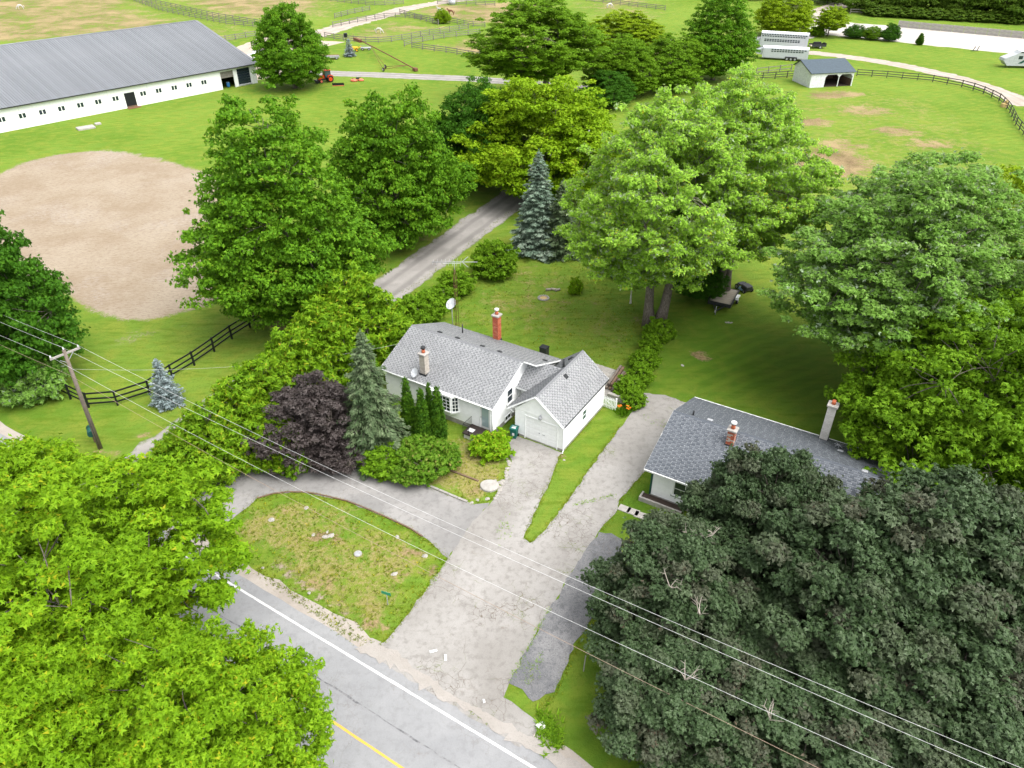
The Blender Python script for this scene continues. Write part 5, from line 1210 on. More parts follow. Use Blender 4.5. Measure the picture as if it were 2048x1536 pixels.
MB().bar((-1.0,0,TH+.02),(.6,0,TH+.02),.025,.025).build('boom_brace', M['white_dull'], bm_)
ds = thing('satellite_dish', 'large grey satellite dish on a pole beside the antenna tower', 'dish', (*G(906,662)[:2], 0))
MB().tube([(0,0,0),(0,0,2.75)], .045, 8).build('pole', M['steel'], ds); dish(ds, 'reflector', (0,-.1,2.95), .52, (-.45,-.55,.75))

# ---------------------------------------------------------------- garden and yard things
def rock(mb, c, sx, sy, sz, r_, k=7):
    V = [(c[0],c[1],c[2]+sz)]; F = []
    for j, (zz, q) in enumerate(((.72,.62),(.25,1.0),(-.15,.9))):
        for i in range(k):
            a = 6.2832*(i+.5*j)/k; f = q*(.82+.36*r_.random()); V.append((c[0]+sx*f*math.cos(a), c[1]+sy*f*math.sin(a), c[2]+sz*zz))
    for i in range(k): F.append((0, 1+i, 1+(i+1)%k))
    for j in range(2):
        for i in range(k): F.append((1+j*k+i, 1+(j+1)*k+i, 1+(j+1)*k+(i+1)%k, 1+j*k+(i+1)%k))
    mb.add(V, F)
r_ = random.Random(3)
rock_me = []
for k in range(5):
    mb = MB(); rock(mb, (0,0,0), .5, .42+.05*k, .36, r_); me = mb.mesh('stone', M['stone']); rock_me.append(me)
def stones(parent, pts, size=.18, jit=.05, flat=.6, name='stone'):
    o0 = parent.location
    for x, y in pts:
        s_ = size*r_.uniform(.6,1.35); child(name, r_.choice(rock_me), parent, (x-o0.x+r_.gauss(0,jit), y-o0.y+r_.gauss(0,jit), s_*.08), (0,0,r_.uniform(0,6)), (s_*2, s_*2*r_.uniform(.6,1), s_*2*flat))
def along(pts, step):
    P = np.array([G(*q)[:2] for q in pts]); s_ = np.concatenate([[0], np.cumsum(np.linalg.norm(np.diff(P, axis=0), axis=1))]); t_ = np.arange(0, s_[-1], step); return list(zip(np.interp(t_, s_, P[:,0]), np.interp(t_, s_, P[:,1])))
ed = thing('stone_edging', 'broken stone edging between the front yard and garage apron', 'edging', G(1010,925)); stones(ed, along([(1008,908),(1020,925),(1012,945),(1008,962),(996,985),(985,1000)], .3), .17)
ed = thing('stone_edging', 'concrete kerb edging along the circular drive', 'edging', G(800,948))
for a, b in zip(*(lambda p: (p[:-1], p[1:]))(along([(790,943),(830,962),(870,978),(915,997),(942,1008)], .8))):
    o0 = ed.location; d = (b[0]-a[0], b[1]-a[1]); box_between('kerb_block', ed, M['concrete'], (a[0]-o0.x, a[1]-o0.y, .05), (a[0]+d[0]*.95-o0.x, a[1]+d[1]*.95-o0.y, .05+r_.gauss(0,.01)), .16, .16)
ed = thing('stone_edging', 'thin brown edging round the island lawn', 'edging', G(560,985))
for a, b in zip(*(lambda p: (p[:-1], p[1:]))(along([(515,997),(560,984),(620,985),(700,1004),(760,1029),(820,1057),(850,1077)], 1.1))):
    o0 = ed.location; d = (b[0]-a[0], b[1]-a[1]); box_between('edge_strip', ed, M['old_wood'], (a[0]-o0.x, a[1]-o0.y, .03), (a[0]+d[0]*.97-o0.x, a[1]+d[1]*.97-o0.y, .03), .09, .1)
slab = MB(); V = []
for zz, q in ((0,1.0),(.12,1.0),(.17,.93)):
    for i in range(22):
        a = 6.2832*i/22; f = q*(1+.03*math.sin(3*a)); V.append((.68*f*math.cos(a), .62*f*math.sin(a), zz))
F = [tuple(range(44,66))]+[(j*22+i, j*22+(i+1)%22, (j+1)*22+(i+1)%22, (j+1)*22+i) for j in range(2) for i in range(22)]
slab.add(V, F); so = slab.build('stone_slab', M['pale_stone'], None, G(979,973)); tag(so, 'large round flat stone slab in the front yard', 'stone')
for px, py, s_, lab in [(964,977,.16,'small stone touching the round slab'),(1001,965,.22,'white stone nearest the garage apron'),(997,974,.2,'white stone right of the round slab'),(990,962,.15,'small white stone above the round slab'),(955,1000,.17,'white stone at the yard tip left'),(975,998,.2,'white stone at the yard tip right'),(943,1006,.2,'pale stone at the end of the kerb'),
                        (543,1040,.24,'pale boulder on the island lawn near the lime trees'),(627,1070,.16,'small stone of the heap on the island lawn'),(651,1074,.26,'largest stone of the heap on the island lawn'),(663,1071,.22,'right stone of the heap on the island lawn'),(655,1064,.15,'rear stone of the heap on the island lawn'),(613,1016,.2,'flat pale stone near the island edge'),(618,1186,.13,'white stone in the roadside ditch'),(526,1136,.14,'brown stone in the roadside ditch'),
                        (795,1074,.2,'flat stone on the island lawn near the drive'),(850,1112,.22,'flat stone on the bare island tip'),(789,1148,.24,'flat stone in bare soil on the island lawn'),(1365,731,.2,'pale stone on the neighbour lawn'),(1123,907,.14,'small stone at the garage corner'),(1128,920,.12,'small stone in the grass strip'),(760,955,.15,'stone at the shrub bed edge')]:
    o = child('stone', r_.choice(rock_me), None, G(px,py), (0,0,r_.uniform(0,6)), (s_*1.8, s_*1.6, s_*1.1)); tag(o, lab, 'stone')
for px, py, lab in [(716,1108,'round grey well cap in the middle of the island lawn')]:
    e = thing('well_cap', lab, 'cover', G(px,py)); MB().tube([(0,0,0),(0,0,.06)], .26, 18).build('rim', M['concrete'], e); MB().tube([(0,0,.06),(0,0,.075)], .2, 18).build('lid', M['steel'], e)
brd = MB().bar((0,0,.05),(2.6,-1.0,.05),.14,.06).build('edging_board', M['old_wood'], None, G(892,938)); brd.rotation_euler = (0,0,R(-8)); tag(brd, 'old brown timber lying in the front yard grass', 'board')
fp = thing('fire_pit', 'round stone fire pit on the back lawn', 'fire pit', G(1087,597))
for k in range(16):
    a = 6.2832*k/16; child('stone', rock_me[k%5], fp, (.5*math.cos(a), .5*math.sin(a), .06), (0,0,a), (.26,.22,.42))
MB().tube([(0,0,.01),(0,0,.05)], [.45,.45], 18).build('ash_bed', M['straw'], fp)
for k, (dx, dy, rz, lab) in enumerate([(0,0,.2,'left log beside the fire pit'),(.55,.05,-.3,'middle log beside the fire pit'),(.95,-.08,.5,'right log beside the fire pit')]):
    p0 = G(1097,581); o = MB().tube([(-.28,0,.13),(.28,0,.13)], [.13,.12], 10).build('firewood_log', M['dead_wood' if k != 1 else 'pale_wood'], None, (p0[0]+dx, p0[1]+dy, 0), rz); tag(o, lab, 'log', 'logs by the fire pit')
# green bin
gb = thing('garbage_bin', 'green wheeled garbage bin beside the garage door', 'bin', hl @ Vector((-4.05,-.42,0)), HY+.2)
m = MB(); m.add([(-.2,-.22,.06),(.2,-.22,.06),(.2,.22,.06),(-.2,.22,.06),(-.27,-.28,.92),(.27,-.28,.92),(.27,.28,.92),(-.27,.28,.92)], [(0,3,2,1),(0,1,5,4),(1,2,6,5),(2,3,7,6),(3,0,4,7),(4,5,6,7)]); m.build('body', M['green_bin'], gb)
m = MB(); m.prism([(-.31,.92),(.33,.92),(.33,.96),(.0,1.03),(-.31,.97)], -.29, .29, 'x'); recalc(m.build('lid', M['green_bin'], gb)); MB().tube([(-.25,.34,.9),(.25,.34,.9)], .025, 6).build('handle', M['dark_green_trim'], gb)
for sx in (-.24,.24): MB().tube([(sx-.03,.25,.1),(sx+.03,.25,.1)], .1, 12).build('wheel', M['rubber'], gb)
m = MB(); m.box(-.09,.09,-.262,-.25,.35,.6); m.box(-.16,.16,-.2,.1,1.012,1.022); m.build('white_label', M['paper'], gb)
# road number sign and stake
sg = thing('number_sign', 'small green sign on a thin post in the island lawn', 'sign', G(776,1210), R(-20)); MB().box(-.02,.02,-.02,.02,0,1.15).build('post', M['steel'], sg); MB().box(-.32,.3,-.035,-.022,.95,1.18).build('plate', M['sign_green'], sg)
sk = MB().bar((0,0,0),(.05,.02,1.3),.05).build('marker_stake', M['arm_wood'], None, G(1167,1342)); tag(sk, 'thin grey stake standing in the verge by the low purple maple', 'stake')
for px, py, sx, sy, rz, lab in [(867,1303,.42,.16,.3,'white litter sheet lying left on the driveway mouth'),(891,1316,.14,.4,.1,'white litter strip lying on the driveway mouth'),(968,1403,.12,.22,.2,'small white scrap near the road edge'),(1083,1452,.5,.4,.6,'crumpled white sheet at the verge by the driveway')]:
    m = MB(); m.add([(-sx/2,-sy/2,.01),(sx/2,-sy/2,.03),(sx/2,sy/2,.01),(-sx/2,sy/2,.05),(0,0,.07)], [(0,1,4),(1,2,4),(2,3,4),(3,0,4)]); o = m.build('paper_litter', M['paper'], None, (*G(px,py)[:2], .03), rz); tag(o, lab, 'litter')
for k, (px, py, lab) in enumerate([(1249,1018,'left paver of the short walk by the neighbour drive'),(1266,1024,'middle paver of the short walk by the neighbour drive'),(1281,1031,'right paver of the short walk by the neighbour drive')]):
    o = MB().cbox(-.42,.42,-.3,.3,0,.06,.02).build('paver', M['pale_stone'], None, G(px,py), R(-31+k*3)); tag(o, lab, 'paver', 'pavers by the neighbour drive')
# log pile and patio stones
for k, (a, b, zz, lab) in enumerate([((1212,779),(1238,742),.14,'leftmost weathered timber on the patio wall'),((1219,781),(1243,745),.14,'second weathered timber on the patio wall'),((1224,784),(1248,747),.14,'third weathered timber on the patio wall'),((1229,786),(1252,750),.14,'rightmost weathered timber on the patio wall'),((1216,776),(1241,741),.4,'upper left timber of the pile on the patio'),((1222,778),(1246,744),.4,'upper right timber of the pile on the patio')]):
    A, B = G(*a), G(*b); c = (A+B)/2; o = MB().bar(tuple(A-c+[0,0,zz]), tuple(B-c+[0,0,zz+.02*k]), .2, .18).build('timber', M['old_wood' if k % 2 else 'pole_wood'], None, c); tag(o, lab, 'timber', 'timbers piled behind the garage')
pt = thing('patio_paving', 'pale broken paving slabs behind the garage', 'paving', (*G(1205,745)[:2], .012))
for i in range(6):
    for j in range(4):
        q = G(1186+i*8+j*2.5, 728+i*3+j*11); 
        if r_.random() < .86: child('slab', rock_me[(i+j)%5], pt, (q[0]-pt.location.x+r_.gauss(0,.05), q[1]-pt.location.y+r_.gauss(0,.05), 0), (0,0,r_.uniform(0,6)), (.62,.5,.14))
rw = thing('retaining_wall', 'low pale stone wall beside the picket gate', 'wall', (*G(1206,800)[:2],0), HY)
for i in range(5):
    for j in range(2): child('block', unit_box(M['pale_stone']), rw, (.2+i*.42+(.2 if j else 0), .5, .14+j*.27), (0,0,r_.gauss(0,.03)), (.4,.3,.25))
bx = thing('black_box', 'black box standing behind the bungalow rear eave', 'box', (*G(1088,716)[:2],0), HY); MB().cbox(-.35,.35,-.3,.3,0,1.15,.03).build('case', M['dark_metal'], bx); MB().cbox(-.38,.38,-.33,.33,1.15,1.22,.03).build('lid', M['black_paint'], bx)
dk = thing('timber_deck', 'narrow brown timber deck along the bungalow rear wall', 'deck', (*(hl @ Vector((-7.0,8.6,0))).xy, 0), HY)
for k in range(7): box_between('plank', dk, M['old_wood'], (0,-.6+k*.2,.2), (2.9,-.6+k*.2,.2), .18, .05)
# orange lilies
lil = thing('lily_clump', 'clump of orange day lilies beside the picket gate', 'flowers', (*G(1247,829)[:2],0)); m = MB(); lf = MB()
for k in range(46):
    a, q = r_.uniform(0,6.28), r_.uniform(0,.55); x, y, h_ = q*math.cos(a), q*math.sin(a), r_.uniform(.5,.85)
    lf.add([(x,y,0),(x+.04,y,0),(x+.3*math.cos(a+k),y+.3*math.sin(a+k),h_*.7),(x+.42*math.cos(a+k),y+.42*math.sin(a+k),h_*.45)], [(0,1,2),(1,3,2)])
    if k < 10:
        for i in range(5):
            b = 6.2832*i/5; m.add([(x,y,h_+.05),(x+.07*math.cos(b-.4),y+.07*math.sin(b-.4),h_+.12),(x+.11*math.cos(b),y+.11*math.sin(b),h_+.13),(x+.07*math.cos(b+.4),y+.07*math.sin(b+.4),h_+.12)], [(0,1,2,3)])
lf.build('leaves', M['leaf_ash'], lil); m.build('blooms', M['flower_orange'], lil)

# ---------------------------------------------------------------- wheels and vehicles
def wheel(parent, c, r, wd, axis_yaw=0.0, rimm='steel', name='wheel'):
    e = bpy.data.objects.new(name, None); link(e, parent); e.location = tuple(c); e.rotation_euler = (0,0,axis_yaw)
    key = ('wheel', round(r,3), round(wd,3), rimm)
    if key not in _ub:
        m = MB(); K = 18; V = []; F = []; prof = [(-wd/2, r*.62),(-wd/2, r*.9),(-wd*.3, r),(wd*.3, r),(wd/2, r*.9),(wd/2, r*.62)]
        for i in range(K):
            a = 6.2832*i/K
            for py, pr_ in prof: V.append((pr_*math.cos(a), py, pr_*math.sin(a)))
        n_ = len(prof)
        for i in range(K):
            for j in range(n_-1): F.append((i*n_+j, i*n_+j+1, ((i+1)%K)*n_+j+1, ((i+1)%K)*n_+j))
        m.add(V, F, True); m2 = MB(); m2.tube([(0,-wd*.42,0),(0,-wd*.2,0),(0,wd*.2,0),(0,wd*.42,0)], [r*.63,r*.5,r*.5,r*.63], 18); m2.tube([(0,-wd*.5,0),(0,wd*.5,0)], r*.18, 10)
        _ub[key] = (m.mesh('tyre', M['rubber']), m2.mesh('rim', M[rimm]))
    child('tyre', _ub[key][0], e); child('rim', _ub[key][1], e); return e
# near utility trailer under the silver maple
ua = G(1437,618); ut = thing('utility_trailer', 'flat utility trailer with white fenders under the silver maple', 'trailer', (*ua[:2],0), R(-27))
for k in range(9): box_between('deck_plank', ut, M['pale_wood'], (-1.1,.1+k*.42,.62), (1.1,.1+k*.42,.62), .4, .045)
m = MB(); m.box(-1.16,1.16,-.12,-.06,.4,.78); m.box(-1.16,1.16,3.7,3.76,.4,.66); m.box(-1.16,-1.1,-.06,3.7,.4,.95); m.box(1.1,1.16,-.06,3.7,.4,.8); m.bar((-.55,-.1,.48),(0,-1.5,.48),.09); m.bar((.55,-.1,.48),(0,-1.5,.48),.09); m.build('frame', M['dark_metal'], ut)
MB().tube([(0,-1.35,.02),(0,-1.35,.95)], .04, 8).build('jack', M['steel'], ut); MB().cbox(-.07,.07,-1.75,-1.45,.44,.56,.02).build('hitch', M['steel'], ut)
for sx in (-1,1):
    wheel(ut, (sx*1.36,2.0,.34), .34, .22, math.pi/2, 'white_dull'); m = MB(); m.prism([(1.5,.62),(1.62,.85),(2.38,.85),(2.5,.62),(2.42,.6),(2.3,.78),(1.7,.78),(1.58,.6)], sx*1.36-.16, sx*1.36+.16, 'x'); recalc(m.build('fender', M['white_paint'], ut))
bk = thing('scrap_pile', 'little pile of grey scrap on the neighbour lawn', 'scrap', G(1459,646)); stones(bk, [(bk.location.x+.2*k-.3, bk.location.y+.1*(k%2)) for k in range(4)], .15, name='scrap')
mw_ = thing('garden_mower', 'dark ride-on mower half hidden under the silver maple', 'mower', (*G(1488,580)[:2],0), .4)
MB().cbox(-.45,.45,-.8,.1,.3,.75,.08).build('hood', M['dark_metal'], mw_); MB().cbox(-.4,.4,.3,.8,.45,.62,.05).build('seat', M['black_paint'], mw_); MB().cbox(-.55,.55,-.3,.5,.12,.28,.05).build('deck', M['blue_pale'], mw_)
for x, y, q in ((-.5,-.6,.2),(.5,-.6,.2),(-.5,.6,.28),(.5,.6,.28)): wheel(mw_, (x,y,q), q, .18, math.pi/2)
# tractor on the far lawn
tp = G(652,164); tc = thing('tractor', 'orange compact tractor with cab on the far lawn', 'tractor', (*tp[:2],0), R(215))
m = MB(); m.prism([(.3,.75),(1.75,.7),(1.8,1.15),(1.6,1.35),(.35,1.5)], -.42, .42, 'y'); recalc(m.build('hood', M['orange'], tc)); MB().box(-1.2,1.6,-.3,.3,.45,.75).build('chassis', M['dark_metal'], tc)
MB().box(1.76,1.82,-.3,.3,.8,1.15).build('headlight', M['paper'], tc)
MB().cbox(-1.1,.35,-.72,.72,2.35,2.52,.06).build('cab_roof', M['orange'], tc); m = MB()
for x in (-1.0,.25):
    for y in (-.62,.62): m.bar((x,y,1.0),(x*.95,y*.97,2.36),.07)
m.build('cab_frame', M['dark_metal'], tc); MB().box(-.98,.22,-.58,.58,1.05,2.33).build('cab_glass', M['glass_blue'], tc)
for s_ in (-1,1):
    wheel(tc, (-.75,s_*.82,.68), .68, .38, 0, 'orange', 'rear_wheel'); wheel(tc, (1.25,s_*.62,.4), .4, .26, 0, 'pink_red', 'front_wheel'); m = MB(); m.prism([(-1.45,.95),(-1.2,1.42),(-.3,1.42),(-.1,1.05),(-.2,1.0),(-.4,1.33),(-1.1,1.33),(-1.38,.9)], s_*.8-.24, s_*.8+.24, 'y'); recalc(m.build('fender', M['orange'], tc))
m = MB(); m.box(1.9,2.25,-.85,.85,.12,.62); m.build('front_bucket', M['black_paint'], tc)
m = MB(); m.bar((.2,.5,1.0),(1.95,.5,.5),.1); m.bar((.2,-.5,1.0),(1.95,-.5,.5),.1); m.build('loader_arm', M['dark_metal'], tc)
be = thing('loader_bucket', 'black loader bucket lying in front of the tractor', 'bucket', (*G(677,171)[:2],0), R(5)); m = MB(); m.prism([(-.4,0),(.35,0),(.4,.06),(-.34,.06),(-.36,.55),(-.42,.6)], -1.2, 1.2, 'x'); recalc(m.build('shell', M['black_paint'], be))
MB().box(-1.2,1.2,-.46,-.41,.0,.12).build('cutting_edge', M['pink_red'], be)
for s_ in (-1.2,1.16): m = MB(); m.prism([(-.4,0),(.35,0),(-.38,.58)], s_, s_+.04, 'x'); recalc(m.build('side_plate', M['black_paint'], be))
rm = thing('mower_deck', 'pinkish red mower deck lying on the far lawn', 'mower', (*G(715,162)[:2],0), .2)
for x, s_ in ((-.7,.8),(.75,.62)): MB().tube([(x,0,.05),(x,0,.3),(x,0,.42)], [s_,s_*.95,s_*.55], 16).build('deck_shell', M['pink_red'], rm)
m = MB(); m.cbox(-.25,.25,-.2,.2,.4,.75,.05); m.bar((-.2,0,.6),(.8,.3,.7),.1); m.build('gearbox', M['dark_metal'], rm)
for x in (-.9,.3): MB().tube([(x,.5,.3),(x,.5,.55)], .12, 8).build('roller', M['black_paint'], rm)
# grain auger
au0, au1 = G(830,142), G(716,96); ad = au1-au0; aL = np.linalg.norm(ad); ag = thing('grain_auger', 'long rusty grain auger on two wheels on the far lawn', 'auger', (*au0[:2],0), math.atan2(ad[1],ad[0]))
MB().tube([(0,0,.45),(aL*.5,0,1.4),(aL*1.02,0,2.2)], .13, 10).build('tube', M['rust'], ag); MB().cbox(-.8,.5,-.4,.4,.1,.7,.05).build('hopper', M['rust'], ag); MB().cbox(aL*.93,aL*1.05,-.4,.4,1.6,2.3,.06).build('discharge_head', M['rust'], ag)
wp = [np.array(G(767,143))-au0, np.array(G(771,137))-au0]; rzm = Matrix.Rotation(-ag.rotation_euler.z,3,'Z'); wl = [rzm @ Vector((q[0],q[1],0)) for q in wp]
for q in wl: wheel(ag, (q.x,q.y,.42), .42, .25, 0, 'white_dull')
m = MB(); m.tube([tuple(wl[0]+Vector((0,0,.42))), tuple(wl[1]+Vector((0,0,.42)))], .07, 6)
for q in wl: m.tube([(q.x,q.y,.42),(aL*.12,0,.6)], .06, 6); m.tube([(q.x,q.y,.42),(aL*.75,0,1.75)], .05, 6)
m.build('undercarriage', M['rust'], ag)
ym = thing('yellow_implement', 'yellow farm implement beside the tiny blue spruce', 'implement', (*G(709,103)[:2],0)); m = MB(); m.cbox(-.9,.9,-.4,.4,.5,1.1,.08); m.bar((.8,0,.8),(1.8,0,1.2),.15); m.build('frame', M['yellow'], ym)
for x in (-.7,.7): wheel(ym, (x,-.5,.4), .4, .2, 0, 'yellow')
gc = thing('white_cart', 'pale low cart behind the auger', 'cart', (*G(732,100)[:2],0), .1); m = MB(); m.cbox(-1.3,1.3,-.6,.6,.45,.65,.05); m.bar((-1.2,-.55,.65),(-1.2,-.55,1.2),.06); m.bar((1.2,-.55,.65),(1.2,-.55,1.2),.06); m.bar((-1.2,-.55,1.2),(1.2,-.55,1.2),.06); m.build('bed', M['steel'], gc)
for x in (-.8,.8): wheel(gc, (x,-.62,.3), .3, .15)
wg = thing('hay_wagon', 'low red and blue wagon beside the shade tree', 'wagon', (*G(662,118)[:2],0), .15); MB().cbox(-2.0,2.0,-.9,.9,.6,.8,.04).build('bed', M['rust'], wg); MB().cbox(-2.1,2.1,-1.1,-.95,.5,.95,.04).build('side_board', M['steel'], wg)
for x in (-1.4,1.4): wheel(wg, (x,-.95,.36), .36, .2)
lp = thing('lamp_post', 'dark post with a box top behind the tiny blue spruce', 'post', (*G(694,96)[:2],0)); MB().box(-.07,.07,-.07,.07,0,2.6).build('post', M['dark_metal'], lp); MB().cbox(-.4,.4,-.4,.4,2.6,3.5,.05).build('box', M['black_paint'], lp)
# pickup by the shade tree
pu = thing('pickup_truck', 'white pickup truck half hidden by the shade tree', 'truck', (*G(516,116)[:2],0), R(70))
m = MB(); m.prism([(-2.7,.5),(2.7,.5),(2.75,.95),(2.6,1.08),(1.3,1.15),(-2.7,1.15)], -.95, .95, 'y'); recalc(m.build('body', M['white_paint'], pu)); m = MB(); m.prism([(-.6,1.15),(1.35,1.15),(.75,1.85),(-.5,1.88)], -.85, .85, 'y'); recalc(m.build('cab', M['white_paint'], pu))
m = MB(); m.prism([(-.5,1.22),(1.2,1.22),(.7,1.75),(-.42,1.78)], -.865, .865, 'y'); recalc(m.build('side_window', M['glass'], pu)); m = MB(); m.add([(1.38,-.75,1.2),(1.38,.75,1.2),(.82,.7,1.8),(.82,-.7,1.8)], [(0,1,2,3)]); m.build('windshield', M['glass'], pu)
MB().box(2.72,2.78,-.7,.7,.6,.85).build('grille', M['dark_metal'], pu)
for x in (-1.7,1.75):
    for y in (-.9,.9): wheel(pu, (x,y,.4), .4, .26)

# ---------------------------------------------------------------- horse trailers
plain('trailer_side_shade', (.46,.48,.52), .4, .4, 0, .05)  # blue-grey shade of the white sides put into the colour; roof stays white
def horse_trailer(label, p, q, hgt, rows, axles, axle_c, mat='trailer_side_shade', wid=2.5):
    a, b = G(*p), G(*q); d = b-a; L = np.linalg.norm(d); e = thing('horse_trailer', label, 'trailer', (*a[:2],0), math.atan2(d[1],d[0]))
    z0 = .45; prof = [(0,z0),(wid,z0),(wid,hgt-.25),(wid-.12,hgt-.07),(wid-.35,hgt),(.35,hgt),(.12,hgt-.07),(0,hgt-.25)]
    m = MB(); m.prism(prof, 0, L, 'x'); recalc(m.build('body', M[mat], e)); MB().box(.1,L-.1,-.02,.0,z0-.02,z0+.12).build('skirt', M['steel'], e)
    MB().box(-.03,L+.03,.3,wid-.3,hgt+.003,hgt+.03).build('roof_skin', M['white_paint'], e)
    for zz, x0, x1 in rows:
        k = int((L*x1-L*x0)/.62); sl_ = MB().box(.03,.50,-.03,-.004,-.11,.11).mesh('vent_slot', M['glass'])
        for i in range(k): child('vent_slot', sl_, e, (L*x0+i*.62, 0, zz))
    for i in range(axles):
        wheel(e, (L*axle_c+i*.92,-.05,.38), .38, .24)
    m = MB(); m.prism([(L*axle_c-.5,.45),(L*axle_c-.4,.86),(L*axle_c+(axles-1)*.92+.4,.86),(L*axle_c+(axles-1)*.92+.5,.45)], -.1, -.02, 'y'); recalc(m.build('fender', M['dark_metal'], e))
    MB().box(L*.03,L*.03+.04,-.02,-.003,.6,hgt-.5).build('door_seam', M['steel'], e); MB().box(L-.6,L-.56,-.02,-.003,.6,hgt-.5).build('door_seam', M['steel'], e)
    m = MB(); m.prism([(.0,.9),(-1.6,1.2),(-1.6,2.0),(0,2.4)], .5, wid-.5, 'y'); recalc(m.build('nose', M[mat], e)); MB().tube([(-1.0,wid/2,0),(-1.0,wid/2,1.1)], .07, 8).build('landing_leg', M['dark_metal'], e)
    return e
horse_trailer('smaller white horse trailer parked in front of the larger one', (1523,118.5), (1614,123.5), 2.75, [(2.3,.18,.98),(1.92,.18,.9)], 3, .55)
horse_trailer('larger white horse trailer parked behind the smaller one', (1518,97), (1612,103), 3.9, [(3.45,.0,.98),(3.05,.02,.98),(2.3,.08,.88),(1.95,.08,.88)], 3, .42)
ft = thing('utility_trailer', 'dark utility trailer parked right of the white horse trailers', 'trailer', (*G(1634,96)[:2],0), .05); MB().box(-1.8,1.8,-1.0,1.0,.5,.6).build('deck', M['pale_wood'], ft); m = MB(); m.box(-1.85,1.85,-1.08,-1.0,.45,1.0); m.box(-1.85,1.85,1.0,1.08,.45,1.0); m.box(1.8,1.88,-1,1,.45,1.25); m.bar((-1.8,-.6,.5),(-3.0,0,.5),.1); m.bar((-1.8,.6,.5),(-3,0,.5),.1); m.build('frame', M['dark_metal'], ft); MB().cbox(-.9,1.2,.75,.98,.65,1.35,.05).build('toolbox', M['black_paint'], ft)
for s_ in (-1.15,1.15): wheel(ft, (.3,s_,.36), .36, .22)
rv = thing('camper_trailer', 'grey camper trailer cut by the right picture edge', 'camper', (*G(2012,136)[:2],0), R(-5))
m = MB(); m.prism([(0,.5),(12,.5),(12,3.5),(2.2,3.5),(1.6,3.0),(-.9,2.0),(-1.0,1.5)], 0, 2.5, 'y'); recalc(m.build('body', M['silver'], rv)); MB().box(2.2,12,.05,2.45,3.503,3.56).build('roof_skin', M['paper'], rv)
MB().box(2.2,12,-.03,-.004,3.2,3.45).build('stripe', M['dark_metal'], rv); m = MB(); m.prism([(2.2,1.0),(4.5,2.6),(5.4,2.6),(3.0,1.0)], -.025, -.004, 'y'); recalc(m.build('swoosh', M['dark_green_trim'], rv))
for x in (2.0,3.6,5.2): MB().box(x,x+.9,-.03,-.005,1.9,2.6).build('window', M['glass'], rv)
for x in (4.2,5.2): wheel(rv, (x,-.02,.38), .38, .25)
MB().tube([(0,.5,0),(0,.5,1.5)], .07, 8).build('landing_leg', M['dark_metal'], rv)
hr = thing('harrow', 'small dark implement at the edge of the sand track', 'implement', (*G(1948,104)[:2],0)); m = MB(); m.bar((-1,0,.3),(1,0,.3),.12); m.bar((.6,0,.3),(1.1,.3,1.3),.12); m.bar((-.4,0,.3),(.1,.2,1.2),.12); m.build('frame', M['dark_metal'], hr)
cn = tree('young_cedar', 'tiny dark cedar standing alone at the sand track edge', 'shrub', 'column', G(1838,90)[:2], 3.0, 1.0)
fr = thing('water_trough', 'pale yellow feeder by the curve of the right paddock fence', 'feeder', (*G(2008,214)[:2],0)); m = MB(); m.cbox(-.6,.6,-.4,.4,.0,.7,.1); m.build('tub', M['straw'], fr); MB().tube([(.2,0,.7),(.2,0,1.3)], [.35,.2], 8).build('hay', M['straw'], fr)
for px, py, lab in [(172,257,'pale concrete slab on the lawn in front of the barn'),(196,249,'small white slab beside the barn slab')]:
    o = MB().cbox(-1.4 if px<180 else -.5,1.4 if px<180 else .5,-.9 if px<180 else -.4,.9 if px<180 else .4,0,.3,.06).build('concrete_slab', M['pale_stone'], None, G(px,py), R(40)); tag(o, lab, 'slab')
o = MB().cbox(-1.2,1.2,-.5,.5,0,.12,.04).build('doorstep', M['rust'], barn, (-27.2,-.7,0))
tw2 = thing('water_tank', 'pale tank on the far paddock fence line', 'tank', (*G(904,9)[:2],0)); MB().tube([(0,0,0),(0,0,1.4)], 1.2, 16).build('tank', M['steel'], tw2); MB().tube([(0,0,1.4),(0,0,1.6)], [1.0,.3], 16).build('lid', M['steel'], tw2)
